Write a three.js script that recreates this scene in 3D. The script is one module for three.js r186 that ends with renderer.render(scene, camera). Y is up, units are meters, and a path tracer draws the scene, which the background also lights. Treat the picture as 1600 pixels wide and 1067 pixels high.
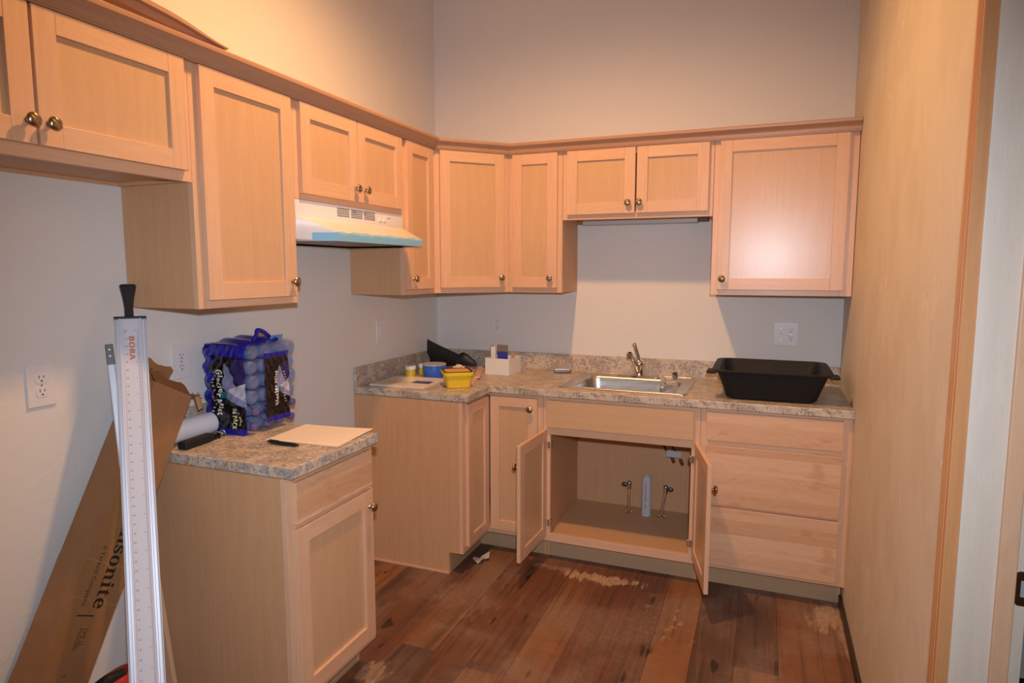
import * as THREE from 'three';
import { RoundedBoxGeometry } from 'three/addons/geometries/RoundedBoxGeometry.js';
import { mergeGeometries, toCreasedNormals } from 'three/addons/utils/BufferGeometryUtils.js';

// Lengths below are in inches (K turns them into metres). Origin: floor corner of the left and the back wall.
const K = 0.0254;
const scene = new THREE.Scene();
scene.background = new THREE.Color(0x000000);

// ------------------------------------------------------------------ camera
const CAM = [75.95, 58.62, 143.36], YAW = -0.3721, PITCH = -0.1097;
const camera = new THREE.PerspectiveCamera(2 * Math.atan(533.5 / 1009) * 180 / Math.PI, 1600 / 1067, 0.05, 30);
camera.position.set(CAM[0] * K, CAM[1] * K, CAM[2] * K);
const FWD = new THREE.Vector3(Math.sin(YAW) * Math.cos(PITCH), Math.sin(PITCH), -Math.cos(YAW) * Math.cos(PITCH));
camera.lookAt(camera.position.clone().add(FWD));
camera.updateMatrixWorld(true);
scene.add(camera);

// ------------------------------------------------------------------ lights and exposure
const renderer = new THREE.WebGLRenderer({ antialias: true });
renderer.toneMapping = THREE.LinearToneMapping;
renderer.toneMappingExposure = 1.0;
renderer.shadowMap.enabled = true;
renderer.shadowMap.type = THREE.PCFSoftShadowMap;
const CEIL = 127.5, LAMP = [41.8, 126, 64];
const WARM = new THREE.Color().setRGB(1.0, 0.51, 0.19);
const lamp = new THREE.SpotLight(WARM, 12.2, 0, 80 * Math.PI / 180, 0.62, 2);
lamp.name = 'ceiling_lamp_light';
lamp.position.set(LAMP[0] * K, (LAMP[1] - 0.6) * K, LAMP[2] * K);
lamp.target.position.set(LAMP[0] * K, 0, LAMP[2] * K);
lamp.castShadow = true; lamp.shadow.mapSize.set(2048, 2048); lamp.shadow.radius = 3;
scene.add(lamp, lamp.target);
// the photographer's flash, a hand above the lens
const flash = new THREE.SpotLight(new THREE.Color().setRGB(0.88, 0.97, 1.12), 11.5, 0, 52 * Math.PI / 180, 1.0, 2);
flash.name = 'camera_flash_light';
flash.position.set((CAM[0] + 1.5) * K, (CAM[1] + 5) * K, (CAM[2] + 0.5) * K);
flash.target.position.copy(flash.position).add(FWD).add(new THREE.Vector3(0, -0.14, 0));
flash.castShadow = true; flash.shadow.mapSize.set(2048, 2048); flash.shadow.radius = 1.2;
scene.add(flash, flash.target);

// ------------------------------------------------------------------ helpers
let seed = 20240611;
function rnd() { seed |= 0; seed = seed + 0x6D2B79F5 | 0; let t = Math.imul(seed ^ seed >>> 15, 1 | seed); t = t + Math.imul(t ^ t >>> 7, 61 | t) ^ t; return ((t ^ t >>> 14) >>> 0) / 4294967296; }
const rr = (a, b) => a + (b - a) * rnd();
const clamp = (x, a = 0, b = 1) => Math.min(b, Math.max(a, x));
const mix = (a, b, t) => a + (b - a) * t;
const mix3 = (a, b, t) => [mix(a[0], b[0], t), mix(a[1], b[1], t), mix(a[2], b[2], t)];
const sst = (a, b, x) => { const t = clamp((x - a) / (b - a)); return t * t * (3 - 2 * t); };
function hash(ix, iy, s) { let h = Math.imul(ix, 374761393) ^ Math.imul(iy, 668265263) ^ Math.imul(s, 1274126177); h = Math.imul(h ^ h >>> 13, 1274126177); return ((h ^ h >>> 16) >>> 0) / 4294967296; }
function vn(x, y, px, py, s) {           // value noise, periodic in px, py lattice cells
  const x0 = Math.floor(x), y0 = Math.floor(y), fx = x - x0, fy = y - y0;
  const a = ((x0 % px) + px) % px, b = (a + 1) % px, c = ((y0 % py) + py) % py, d = (c + 1) % py;
  const u = fx * fx * (3 - 2 * fx), v = fy * fy * (3 - 2 * fy);
  return mix(mix(hash(a, c, s), hash(b, c, s), u), mix(hash(a, d, s), hash(b, d, s), u), v);
}
function fbm(u, v, fx, fy, oct, s) {     // u, v in 0..1, tiles over the unit square
  let t = 0, w = 0.5, n = 0;
  for (let i = 0; i < oct; i++) { t += w * vn(u * fx, v * fy, fx, fy, s + i * 17); n += w; w *= 0.5; fx *= 2; fy *= 2; }
  return t / n;
}
function dataTex(w, h, fn, srgb = true) {
  const a = new Uint8Array(w * h * 4);
  for (let j = 0; j < h; j++) for (let i = 0; i < w; i++) {
    const c = fn((i + 0.5) / w, (j + 0.5) / h), o = (j * w + i) * 4;
    a[o] = clamp(c[0], 0, 255); a[o + 1] = clamp(c[1], 0, 255); a[o + 2] = clamp(c[2], 0, 255); a[o + 3] = 255;
  }
  const t = new THREE.DataTexture(a, w, h, THREE.RGBAFormat);
  t.wrapS = t.wrapT = THREE.RepeatWrapping; t.magFilter = THREE.LinearFilter; t.minFilter = THREE.LinearMipmapLinearFilter; t.generateMipmaps = true;
  if (srgb) t.colorSpace = THREE.SRGBColorSpace;
  t.needsUpdate = true; return t;
}
function canvasTex(w, h, draw) {
  const c = document.createElement('canvas'); c.width = w; c.height = h; draw(c.getContext('2d'), w, h);
  const t = new THREE.CanvasTexture(c); t.colorSpace = THREE.SRGBColorSpace; t.magFilter = THREE.LinearFilter; return t;
}
function strokes(c, x0, x1, y, h, s) { for (let x = x0; x < x1; x += h * (0.5 + 0.35 * hash(Math.round(x), s, 41))) { if (hash(Math.round(x), s, 42) > 0.14) { const k = h * (0.55 + 0.45 * hash(Math.round(x), s, 43)); c.fillRect(x, y - k, h * 0.34, k); } } }
const taken = new Map();
function numbered(n) { const k = taken.get(n) || 0; taken.set(n, k + 1); return k ? n + '_' + String(k).padStart(3, '0') : n; }
function tag(o, label, category, group, kind) { if (label) o.userData.label = label; if (category) o.userData.category = category; if (group) o.userData.group = group; if (kind) o.userData.kind = kind; return o; }
function thing(name, label, category, [x, y, z] = [0, 0, 0], turn = 0, group) {
  const g = new THREE.Group(); g.name = numbered(name); g.position.set(x * K, y * K, z * K); g.rotation.y = turn; scene.add(g);
  return tag(g, label, category, group);
}
function sub(name, parent, [x, y, z] = [0, 0, 0], turn = 0) { const g = new THREE.Group(); g.name = name; g.position.set(x * K, y * K, z * K); g.rotation.y = turn; parent.add(g); return g; }
function flat(g) { const o = g.index ? g.toNonIndexed() : g; for (const k of Object.keys(o.attributes)) if (!['position', 'normal', 'uv'].includes(k)) o.deleteAttribute(k); o.morphAttributes = {}; return o; }
function boxUV(g, grain = 'y', per = 24, off) {      // uv in units of `per` inches, v along the grain
  g = flat(g); const p = g.attributes.position, n = p.count, uv = new Float32Array(n * 2), [ou, ov] = off || [rnd(), rnd()];
  const A = new THREE.Vector3(), B = new THREE.Vector3(), C = new THREE.Vector3();
  for (let i = 0; i < n; i += 3) {
    A.fromBufferAttribute(p, i); B.fromBufferAttribute(p, i + 1); C.fromBufferAttribute(p, i + 2);
    const N = B.clone().sub(A).cross(C.clone().sub(A)), ax = Math.abs(N.x), ay = Math.abs(N.y), az = Math.abs(N.z);
    const d = ax >= ay && ax >= az ? 'x' : ay >= az ? 'y' : 'z';
    let [u, v] = d === 'x' ? ['z', 'y'] : d === 'y' ? ['x', 'z'] : ['x', 'y'];
    if (u === grain) [u, v] = [v, u];
    [A, B, C].forEach((q, k) => { uv[(i + k) * 2] = q[u] / per + ou; uv[(i + k) * 2 + 1] = q[v] / per + ov; });
  }
  g.setAttribute('uv', new THREE.BufferAttribute(uv, 2)); return g;
}
function mesh(name, geos, mat, parent, opt = {}) {
  const list = (Array.isArray(geos) ? geos : [geos]).map(g => opt.keepUV ? flat(g) : boxUV(g, opt.grain || 'y', opt.per || 24, opt.off));
  for (const g of list) if (!g.attributes.uv) g.setAttribute('uv', new THREE.BufferAttribute(new Float32Array(g.attributes.position.count * 2), 2));
  const g = list.length > 1 ? mergeGeometries(list) : list[0];
  g.scale(K, K, K);
  const m = new THREE.Mesh(g, mat); m.name = parent ? name : numbered(name); m.castShadow = m.receiveShadow = true;
  (parent || scene).add(m); if (opt.label) m.userData.label = opt.label; return m;
}
function bx(x0, x1, y0, y1, z0, z1, r = 0.04, seg = 1) {
  const w = x1 - x0, h = y1 - y0, d = z1 - z0, q = Math.min(r, w * 0.45, h * 0.45, d * 0.45);
  const g = q > 0.004 ? new RoundedBoxGeometry(w, h, d, seg, q) : new THREE.BoxGeometry(w, h, d);
  return g.translate((x0 + x1) / 2, (y0 + y1) / 2, (z0 + z1) / 2);
}
function tube(pts, r, seg = 32, rad = 10) { return new THREE.TubeGeometry(new THREE.CatmullRomCurve3(pts.map(p => new THREE.Vector3(...p)), false, 'centripetal'), seg, r, rad, false); }
function lathe(prof, n = 28) { return new THREE.LatheGeometry(prof.map(p => new THREE.Vector2(p[0], p[1])), n); }
function cyl(r0, r1, h, n = 20) { return new THREE.CylinderGeometry(r0, r1, h, n); }
function surf(nu, nv, f) {                 // grid surface, f(u, v) -> [x, y, z]
  const p = [], uv = [], ix = [];
  for (let j = 0; j <= nv; j++) for (let i = 0; i <= nu; i++) { const u = i / nu, v = j / nv; p.push(...f(u, v)); uv.push(u, v); }
  for (let j = 0; j < nv; j++) for (let i = 0; i < nu; i++) { const a = j * (nu + 1) + i, b = a + 1, c = a + nu + 1, d = c + 1; ix.push(a, b, d, a, d, c); }
  const g = new THREE.BufferGeometry(); g.setAttribute('position', new THREE.Float32BufferAttribute(p, 3)); g.setAttribute('uv', new THREE.Float32BufferAttribute(uv, 2)); g.setIndex(ix); g.computeVertexNormals(); return g;
}
function extr(pts, depth, bevel = 0, holes = []) {   // polygon (x, y) extruded along +z
  const s = new THREE.Shape(pts.map(p => new THREE.Vector2(p[0], p[1])));
  for (const h of holes) s.holes.push(new THREE.Path(h.map(p => new THREE.Vector2(p[0], p[1]))));
  return new THREE.ExtrudeGeometry(s, bevel ? { depth: depth - 2 * bevel, bevelEnabled: true, bevelSize: bevel, bevelThickness: bevel, bevelOffset: -bevel, bevelSegments: 3 } : { depth, bevelEnabled: false }).translate(0, 0, bevel);
}
function rrect(x0, x1, y0, y1, r, n = 6) {           // rounded rectangle outline
  const o = [];
  [[x1 - r, y0 + r, -90], [x1 - r, y1 - r, 0], [x0 + r, y1 - r, 90], [x0 + r, y0 + r, 180]].forEach(([cx, cy, a]) => { for (let i = 0; i <= n; i++) { const t = (a + 90 * i / n) * Math.PI / 180; o.push([cx + r * Math.cos(t), cy + r * Math.sin(t)]); } });
  return o;
}
function loft(rings, capEnd) {                       // rings of [x, y, z] with equal counts, closed around
  const n = rings[0].length, p = [], ix = [];
  for (const r of rings) for (const q of r) p.push(...q);
  for (let j = 0; j + 1 < rings.length; j++) for (let i = 0; i < n; i++) { const a = j * n + i, b = j * n + (i + 1) % n, c = a + n, d = b + n; ix.push(a, b, d, a, d, c); }
  if (capEnd) { const c = rings[rings.length - 1], k = p.length / 3; const m = [0, 1, 2].map(t => c.reduce((s, q) => s + q[t], 0) / n); p.push(...m); const b0 = (rings.length - 1) * n; for (let i = 0; i < n; i++) ix.push(b0 + i, b0 + (i + 1) % n, k); }
  const g = new THREE.BufferGeometry(); g.setAttribute('position', new THREE.Float32BufferAttribute(p, 3)); g.setIndex(ix); g.computeVertexNormals(); return toCreasedNormals(g, 0.7);
}
const std = (c, rough = 0.6, o = {}) => new THREE.MeshStandardMaterial({ color: c, roughness: rough, ...o });
const phy = (c, rough = 0.5, o = {}) => new THREE.MeshPhysicalMaterial({ color: c, roughness: rough, ...o });

// ------------------------------------------------------------------ materials
function woodTex(A, B, C, s, str) {
  return dataTex(768, 768, (u, v) => {
    const w = fbm(u, v, 4, 1, 3, s), st = fbm(u, v, 40, 2, 3, s + 50), fine = fbm(u, v, 160, 6, 2, s + 90), bl = fbm(u, v, 3, 2, 3, s + 130);
    const ring = 0.5 + 0.5 * Math.sin((u * 9 + w * 4.2 + 0.8 * fbm(u, v, 2, 2, 2, s + 7)) * 6.283 * 2);
    let t = 0.45 * st + 0.25 * fine + 0.3 * ring * str;
    let c = mix3(A, B, clamp(t * 1.15));
    c = mix3(c, C, 0.5 * sst(0.52, 0.8, bl));
    const fl = fbm(u, v, 220, 24, 2, s + 300); if (fl > 0.72) c = mix3(c, B, 0.35);
    return c;
  });
}
const solidTex = woodTex([228, 190, 156], [213, 168, 132], [224, 177, 142], 11, 0.5);
const panelTex = woodTex([216, 178, 138], [203, 162, 121], [209, 167, 128], 57, 0.45);
const staveTex = dataTex(512, 1024, (u, v) => {            // edge-glued boards, v along the grain, u across
  const edges = [0, 0.11, 0.2, 0.33, 0.43, 0.52, 0.64, 0.75, 0.87, 1]; let k = 0; while (u > edges[k + 1]) k++;
  const tone = [0.1, 0.75, 0.3, 0.0, 0.9, 0.45, 0.15, 0.65, 0.35][k];
  const st = fbm(u, v, 48, 3, 3, 400 + k * 31), fine = fbm(u, v, 160, 8, 2, 401), w = fbm(u, v, 6, 2, 3, 420 + k * 7);
  const ring = 0.5 + 0.5 * Math.sin((u * 14 + w * 5) * 12.5);
  let c = mix3([229, 189, 153], [197, 150, 112], clamp(0.62 * tone + 0.36 * st + 0.12 * ring + 0.12 * fine - 0.1));
  c = mix3(c, [190, 136, 98], 0.4 * sst(0.62, 0.85, fbm(u, v, 24, 9, 3, 433)));
  return c;
});
const SOLID = [[1, 1, 1], [1, 0.965, 0.94], [0.97, 0.975, 0.96], [1, 0.985, 0.985]].map(c => new THREE.MeshPhysicalMaterial({ color: new THREE.Color().setRGB(...c), map: solidTex, roughness: 0.42, clearcoat: 0.35, clearcoatRoughness: 0.32 }));
const PANEL = [[1, 1, 1], [0.985, 0.975, 0.95]].map(c => new THREE.MeshPhysicalMaterial({ color: new THREE.Color().setRGB(...c), map: panelTex, roughness: 0.4, clearcoat: 0.9, clearcoatRoughness: 0.28 }));
const SIDE = new THREE.MeshPhysicalMaterial({ color: new THREE.Color().setRGB(0.96, 0.87, 0.82), map: panelTex, roughness: 0.48 });
const STAVE = new THREE.MeshPhysicalMaterial({ map: staveTex, roughness: 0.42 });
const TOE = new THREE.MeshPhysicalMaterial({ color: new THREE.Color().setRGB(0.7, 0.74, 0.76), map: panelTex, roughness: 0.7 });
const CROWN = new THREE.MeshPhysicalMaterial({ color: new THREE.Color().setRGB(0.68, 0.62, 0.62), map: solidTex, roughness: 0.38 });
const EDGE = std(0xb98a58, 0.8);
const DARKGAP = std(0x17120d, 0.9);
const solid = () => SOLID[Math.floor(rnd() * SOLID.length)];
const panelM = () => PANEL[Math.floor(rnd() * PANEL.length)];
const KNOB = std(new THREE.Color().setRGB(0.42, 0.33, 0.22), 0.27, { metalness: 1 });
const CHROME = std(new THREE.Color().setRGB(0.72, 0.71, 0.69), 0.1, { metalness: 1 });
const STEEL = std(new THREE.Color().setRGB(0.62, 0.6, 0.57), 0.27, { metalness: 1 });
const NICKEL = std(new THREE.Color().setRGB(0.5, 0.46, 0.4), 0.3, { metalness: 1 });
const WHITE = phy(new THREE.Color().setRGB(0.76, 0.76, 0.77), 0.35);
const PLATE = phy(new THREE.Color().setRGB(0.74, 0.73, 0.74), 0.3);
const BLACK = phy(new THREE.Color().setRGB(0.011, 0.0115, 0.013), 0.58, { specularIntensity: 0.6 });
const SLOT = std(new THREE.Color().setRGB(0.05, 0.045, 0.045), 0.7);

const laminateTex = dataTex(1024, 1024, (u, v) => {
  const big = fbm(u, v, 9, 9, 4, 501), med = fbm(u, v, 30, 30, 3, 541), fin = fbm(u, v, 110, 110, 2, 571), sp = fbm(u, v, 70, 70, 3, 601);
  let c = mix3([204, 188, 168], [172, 152, 132], sst(0.35, 0.68, big * 0.6 + med * 0.4));
  c = mix3(c, [164, 158, 154], 0.75 * sst(0.48, 0.64, fbm(u, v, 14, 14, 3, 631)));
  c = mix3(c, [222, 210, 192], 0.6 * sst(0.58, 0.72, med));
  c = mix3(c, [118, 104, 95], 0.7 * sst(0.6, 0.72, sp));
  return mix3(c, [208, 197, 184], 0.35 * sst(0.6, 0.8, fin));
});
const LAMINATE = new THREE.MeshPhysicalMaterial({ map: laminateTex, roughness: 0.36 });

const plasterBump = dataTex(512, 512, (u, v) => { const k = 90 * fbm(u, v, 40, 40, 3, 701) + 120 * sst(0.5, 0.62, fbm(u, v, 14, 16, 3, 733)); return [k, k, k]; }, false);
const WALL = std(new THREE.Color().setRGB(0.74, 0.725, 0.69), 0.7, { bumpMap: plasterBump, bumpScale: 0.0006 });
const streakMap = dataTex(1024, 1024, (u, v) => {
  let c = mix3([218, 210, 197], [213, 203, 188], sst(0.4, 0.7, fbm(u, v, 8, 6, 4, 811)));
  const l = Math.abs(fbm(u, v, 16, 4, 3, 861) - 0.5), m = fbm(u, v, 7, 5, 3, 881);
  if (l < 0.01) c = mix3(c, [238, 232, 222], 0.8 * sst(0.5, 0.66, m));
  return c;
});
const streakBump = dataTex(1024, 1024, (u, v) => { const k = 60 * fbm(u, v, 60, 40, 3, 815) + 130 * sst(0.46, 0.62, fbm(u, v, 16, 9, 4, 861)); return [k, k, k]; }, false);
const WALL_R = std(0xffffff, 0.62, { map: streakMap, bumpMap: streakBump, bumpScale: 0.0009 });

// ------------------------------------------------------------------ room shell
const W = 90.7, ZF = 205;
function shell(name, geos, mat, per = 24) { const m = mesh(name, geos, mat, null, { per, off: [0, 0] }); m.userData.kind = 'structure'; return m; }
shell('wall_left', bx(-5, 0, 0, CEIL, -5, ZF, 0), WALL);
shell('wall_back', bx(0, W, 0, CEIL, -5, 0, 0), WALL);
shell('wall_right', [bx(W, W + 4.6, 0, CEIL, -5, 85.45, 0), bx(W, W + 4.6, 82.9, CEIL, 85.45, 119.2, 0), bx(W, W + 4.6, 0, CEIL, 119.2, ZF, 0)], WALL_R, 40);
shell('wall_front', bx(-5, W + 60, 0, CEIL, ZF, ZF + 5, 0), WALL);
shell('wall_hall', [bx(W + 52, W + 57, 0, CEIL, 30, ZF, 0), bx(W + 4.6, W + 52, 0, CEIL, 30, 35, 0)], WALL);
shell('ceiling', bx(-5, W + 57, CEIL, CEIL + 5, -5, ZF + 5, 0), WALL);

// floor: vinyl planks over a dark subfloor; one computed print in world position, 1536 px over 96 x 128 in
const PW = 6.2, PX0 = 80.05 - 13 * PW, FX = 96, FZ = 128;
const plankTone = (col, row) => hash(col + 40, row + 11, 77);
const joints = c => { const base = c === 6 ? 60.3 : 10 + 48 * hash(c, 3, 5); const a = []; for (let z = base - 96; z < ZF + 48; z += 48) a.push(z); return a; };
const rowOf = (c, z) => { const a = joints(c); let k = 0; while (k + 1 < a.length && z > a[k + 1]) k++; return k; };
const jointCache = []; for (let c = -2; c < 20; c++) jointCache[c + 2] = joints(c);
const toneTable = [[112, 70, 50], [130, 84, 56], [98, 68, 54], [146, 98, 64], [120, 76, 52], [88, 66, 57], [134, 92, 64]];
const fixed = { '5': 4, '6': 0, '7': 3, '8': 0, '9': 2, '10': 3, '11': 5, '12': 5, '13': 1 };
const floorTex = dataTex(1536, 2048, (u, v) => {
  const x = u * FX, z = v * FZ, c = Math.floor((x - PX0) / PW), ja = jointCache[clamp(c + 2, 0, 21)];
  let k = 0; while (k + 1 < ja.length && z > ja[k + 1]) k++;
  const h = plankTone(c, k), ti = (fixed[c] !== undefined && z < 62) ? fixed[c] : Math.floor(h * 7) % 7;
  const s = 900 + (c + 5) * 13 + k * 71, fx = (x - PX0) / PW - c;
  const A = toneTable[ti], B = toneTable[(ti + 3 + k) % 7];
  const wide = fbm(u, v, 18, 3, 3, s), st = fbm(u, v, 130, 7, 3, s + 5), fine = fbm(u, v, 420, 22, 2, s + 9), saw = fbm(u, v, 60, 160, 2, 955);
  let col = mix3(A, B, 0.85 * sst(0.4, 0.68, wide));
  col = mix3(col, [54, 36, 28], 0.4 * sst(0.48, 0.85, st)); col = mix3(col, [160, 108, 68], 0.28 * sst(0.55, 0.85, fine));
  col = mix3(col, [60, 42, 34], 0.18 * saw);
  const kn = fbm(u, v, 50, 16, 3, s + 31); if (kn > 0.74) col = mix3(col, [34, 23, 19], 0.75 * sst(0.74, 0.8, kn));
  // drywall dust: thin film in patches and three scraped smears
  const film = fbm(u, v, 10, 12, 4, 990), grit = fbm(u, v, 260, 260, 2, 991);
  col = mix3(col, [150, 128, 112], 0.5 * sst(0.42, 0.7, film) * (0.5 + grit * 0.8));
  const fray = 3.0 * (fbm(u, v, 150, 34, 3, 993) - 0.5) + 2.2 * (fbm(u, v, 30, 40, 3, 994) - 0.5);
  const smear = (cx, cz, rx, rz, a) => { const d = Math.hypot((x - cx) / rx, (z - cz) / rz); return a * sst(1.0, 0.55, d + fray * 0.42) * (0.55 + 0.7 * grit); };
  let d = smear(49, 27.4, 8.2, 2.1, 0.85); d = Math.max(d, smear(40, 26.2, 5, 1.2, 0.4)); d = Math.max(d, smear(88.2, 26.5, 3.2, 4.5, 0.75)); d = Math.max(d, smear(90.2, 34, 1.0, 6.5, 0.6)); d = Math.max(d, smear(24.5, 68, 3, 3, 0.6));
  d = Math.max(d, 0.4 * sst(0.7, 0.76, fbm(u, v, 90, 90, 3, 996)) * sst(9, 3, Math.hypot(x - 63, (z - 38) * 0.8)));
  d = Math.max(d, 0.2 * sst(0.62, 0.8, fbm(u, v, 110, 60, 3, 997)) * sst(16, 4, Math.hypot(x - 30, z - 46)));
  return mix3(col, [196, 168, 138], clamp(d));
});
const floorBump = dataTex(512, 512, (u, v) => { const k = 200 * fbm(u, v, 120, 10, 3, 920); return [k, k, k]; }, false);
const PLANK = new THREE.MeshPhysicalMaterial({ map: floorTex, roughness: 0.5 });
const floor = shell('floor', bx(-5, W + 57, -1.5, -0.2, -5, ZF, 0), DARKGAP);
for (let c = 0; c < 15; c++) {
  const a = joints(c);
  for (let k = 0; k < a.length; k++) {
    const x0 = Math.max(PX0 + c * PW, 0.1), x1 = Math.min(PX0 + (c + 1) * PW, W - 0.05), z0 = Math.max(a[k], 0), z1 = Math.min(a[k] + 48, ZF);
    if (x1 - x0 < 0.3 || z1 - z0 < 0.3) continue;
    const g = flat(bx(x0 + 0.012, x1 - 0.012, -0.2, 0, z0 + 0.012, z1 - 0.012, 0.03)), p = g.attributes.position, uv = new Float32Array(p.count * 2);
    for (let i = 0; i < p.count; i++) { uv[i * 2] = p.getX(i) / FX; uv[i * 2 + 1] = p.getZ(i) / FZ; }
    g.setAttribute('uv', new THREE.BufferAttribute(uv, 2));
    mesh('plank', g, PLANK, floor, { keepUV: true });
  }
}
shell('baseboard_right', bx(W - 0.5, W, 0, 1.7, 21.2, 83, 0.08), std(new THREE.Color().setRGB(0.035, 0.022, 0.016), 0.45));

// door opening in the right wall: casing, jamb, stop, strike plate
const CASING = new THREE.MeshPhysicalMaterial({ color: new THREE.Color().setRGB(0.78, 0.58, 0.38), map: solidTex, roughness: 0.3 });
const JAMB = new THREE.MeshPhysicalMaterial({ color: new THREE.Color().setRGB(0.98, 0.94, 0.88), map: woodTex([226, 216, 204], [208, 196, 184], [216, 204, 190], 211, 0.4), roughness: 0.35 });
{
  // colonial casing: thin outer edge, two beads, thick at the jamb
  const prof = [[82.6, W], [82.6, W - 0.5], [82.8, W - 0.6], [83.1, W - 0.6], [83.2, W - 0.48], [83.6, W - 0.5], [83.7, W - 0.68], [84.0, W - 0.72], [84.1, W - 0.56], [84.5, W - 0.6], [84.6, W - 0.8], [85.0, W - 0.86], [85.1, W - 0.7], [85.5, W - 0.78], [85.7, W - 0.92], [85.95, W - 0.9], [86.0, W - 0.8], [86.0, W]];
  const g = extr(prof.map(([z, x]) => [x, -z]), 82).rotateX(-Math.PI / 2);
  const m = mesh('trim_1', g, CASING, null, {}); m.userData.kind = 'structure'; tag(m, 'orange stained moulded door casing on the textured wall');
  const d = new THREE.Group(); d.name = 'door_1'; d.userData.kind = 'structure'; tag(d, 'pale door jamb with strike plate at the picture edge'); scene.add(d);
  mesh('jamb', bx(W, W + 4.6, 0, 82.2, 85.45, 86.15, 0.05), JAMB, d);
  mesh('jamb', bx(W, W + 4.6, 0, 82.2, 118.5, 119.2, 0.05), JAMB, d);
  mesh('head_jamb', bx(W, W + 4.6, 82.2, 82.9, 85.45, 119.2, 0.05), JAMB, d, { grain: 'z' });
  mesh('door_stop', bx(W + 2.55, W + 3.75, 0, 82.2, 86.15, 86.55, 0.1, 2), SOLID[1], d);
  const s = mesh('strike_plate', extr(rrect(W + 3.82, W + 5.2, 33.4, 36.1, 0.25), 0.08, 0, [rrect(W + 4.12, W + 4.75, 34.1, 35.4, 0.05)]).translate(0, 0, 86.16), std(new THREE.Color().setRGB(0.5, 0.3, 0.14), 0.3, { metalness: 1 }), d, { label: 'brass strike plate' });
  mesh('latch_hole', bx(W + 4.1, W + 4.6, 34.1, 35.4, 86.16, 86.19, 0), std(0x9aa0a6, 0.5), d);
}

// ceiling can light that throws the warm light
{
  const t = thing('recessed_light', 'round white recessed ceiling light above the range gap', 'light', [LAMP[0], CEIL, LAMP[2]]);
  mesh('trim_ring', lathe([[2.9, 0], [2.9, -0.1], [3.7, -0.15], [3.8, 0], [2.9, 0]], 40), WHITE, t);
  const e = mesh('lens', cyl(2.9, 2.9, 0.2, 40).translate(0, -0.02, 0), new THREE.MeshStandardMaterial({ color: 0xffffff, emissive: WARM, emissiveIntensity: 4 }), t); e.castShadow = false;
}

// ------------------------------------------------------------------ cabinets
const knobGeo = (() => {                    // mushroom knob with a fluted crown, axis +z
  const g = lathe([[0, 0], [0.3, 0], [0.3, 0.08], [0.2, 0.14], [0.17, 0.42], [0.28, 0.5], [0.5, 0.58], [0.61, 0.72], [0.62, 0.84], [0.54, 1.0], [0.34, 1.1], [0, 1.14]], 28).scale(1.08, 1.05, 1.08).rotateX(Math.PI / 2);
  const p = g.attributes.position;
  for (let i = 0; i < p.count; i++) { const z = p.getZ(i); if (z > 0.8) p.setZ(i, z - 0.05 * (0.5 + 0.5 * Math.cos((p.getX(i) * 0.8 + p.getY(i) * 0.6) * 14))); }
  g.computeVertexNormals(); return g;
})();
function addKnob(parent, x, y, z) { return mesh('knob', knobGeo.clone().translate(x, y, z), KNOB, parent, { keepUV: true }); }
function shaker(parent, x, y, z, w, h, knob, s = 2.15, turn = 0, name = 'door') {   // local: x right, y up, z out
  const d = sub(name, parent, [x, y, z], turn), t = 0.74;
  mesh('stile', bx(0, s, 0, h, 0, t, 0.06, 2), solid(), d); mesh('stile', bx(w - s, w, 0, h, 0, t, 0.06, 2), solid(), d);
  mesh('rail', bx(s, w - s, 0, s, 0, t - 0.008, 0.05), solid(), d, { grain: 'x' }); mesh('rail', bx(s, w - s, h - s, h, 0, t - 0.008, 0.05), solid(), d, { grain: 'x' });
  mesh('panel', bx(s - 0.2, w - s + 0.2, s - 0.2, h - s + 0.2, 0.1, 0.36, 0), panelM(), d);
  if (knob) addKnob(d, knob[0], knob[1], t);
  return d;
}
function frame(parent, w, y0, y1, z, rails, mull, sl = 1.5, sr = 1.5) {    // face frame, rails = [[y0, y1], ...]
  const f = sub('face_frame', parent), a = z - 0.75;
  mesh('stile', bx(0.01, sl, y0, y1, a, z, 0.03), solid(), f); mesh('stile', bx(w - sr, w - 0.01, y0, y1, a, z, 0.03), solid(), f);
  for (const [p, q] of rails) mesh('rail', bx(sl, w - sr, p, q, a, z - 0.004, 0.03), solid(), f, { grain: 'x' });
  if (mull) mesh('stile', bx(mull - 1, mull + 1, rails[0][1], rails[1][0], a, z - 0.004, 0.03), solid(), f);
  return f;
}
const UD = 12, UY = 53.9, UT = 84;
const L90 = Math.PI / 2;
// wall cabinet at [x, z] against a wall; doors: [x0, x1, knobX] in local inches
function upper(label, pos, turn, w, y0, doors, opt = {}) {
  const g = thing('upper_cabinet', label, 'cabinet', [pos[0], y0, pos[1]], turn, 'maple wall cabinets'), h = UT - y0;
  for (const [a, b] of [[0.01, 0.6], [w - 0.6, w - 0.01]]) mesh('side_panel', bx(a, b, 0.02, h, 0.05, UD - 0.75, 0.02), SIDE, g);
  mesh('bottom_panel', bx(0.6, w - 0.6, 0.45, 0.95, 0.3, UD - 0.75, 0), SIDE, g, { grain: 'x' });
  mesh('top_panel', bx(0.6, w - 0.6, h - 0.6, h, 0.3, UD - 0.75, 0), SIDE, g, { grain: 'x' });
  mesh('back_panel', bx(0.6, w - 0.6, 0.05, h, 0.05, 0.3, 0), SIDE, g);
  frame(g, w, 0, h, UD, [[0, 1.5], [h - 2.2, h]], null, 1.5, opt.sr || 1.5);
  const dy0 = opt.dy0 || 1.05, dh = 82.85 - y0 - dy0;
  for (const [a, b, kx] of doors) shaker(g, a, dy0, UD, b - a, dh, [kx - a, opt.ky || 2.05]);
  return g;
}
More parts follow.
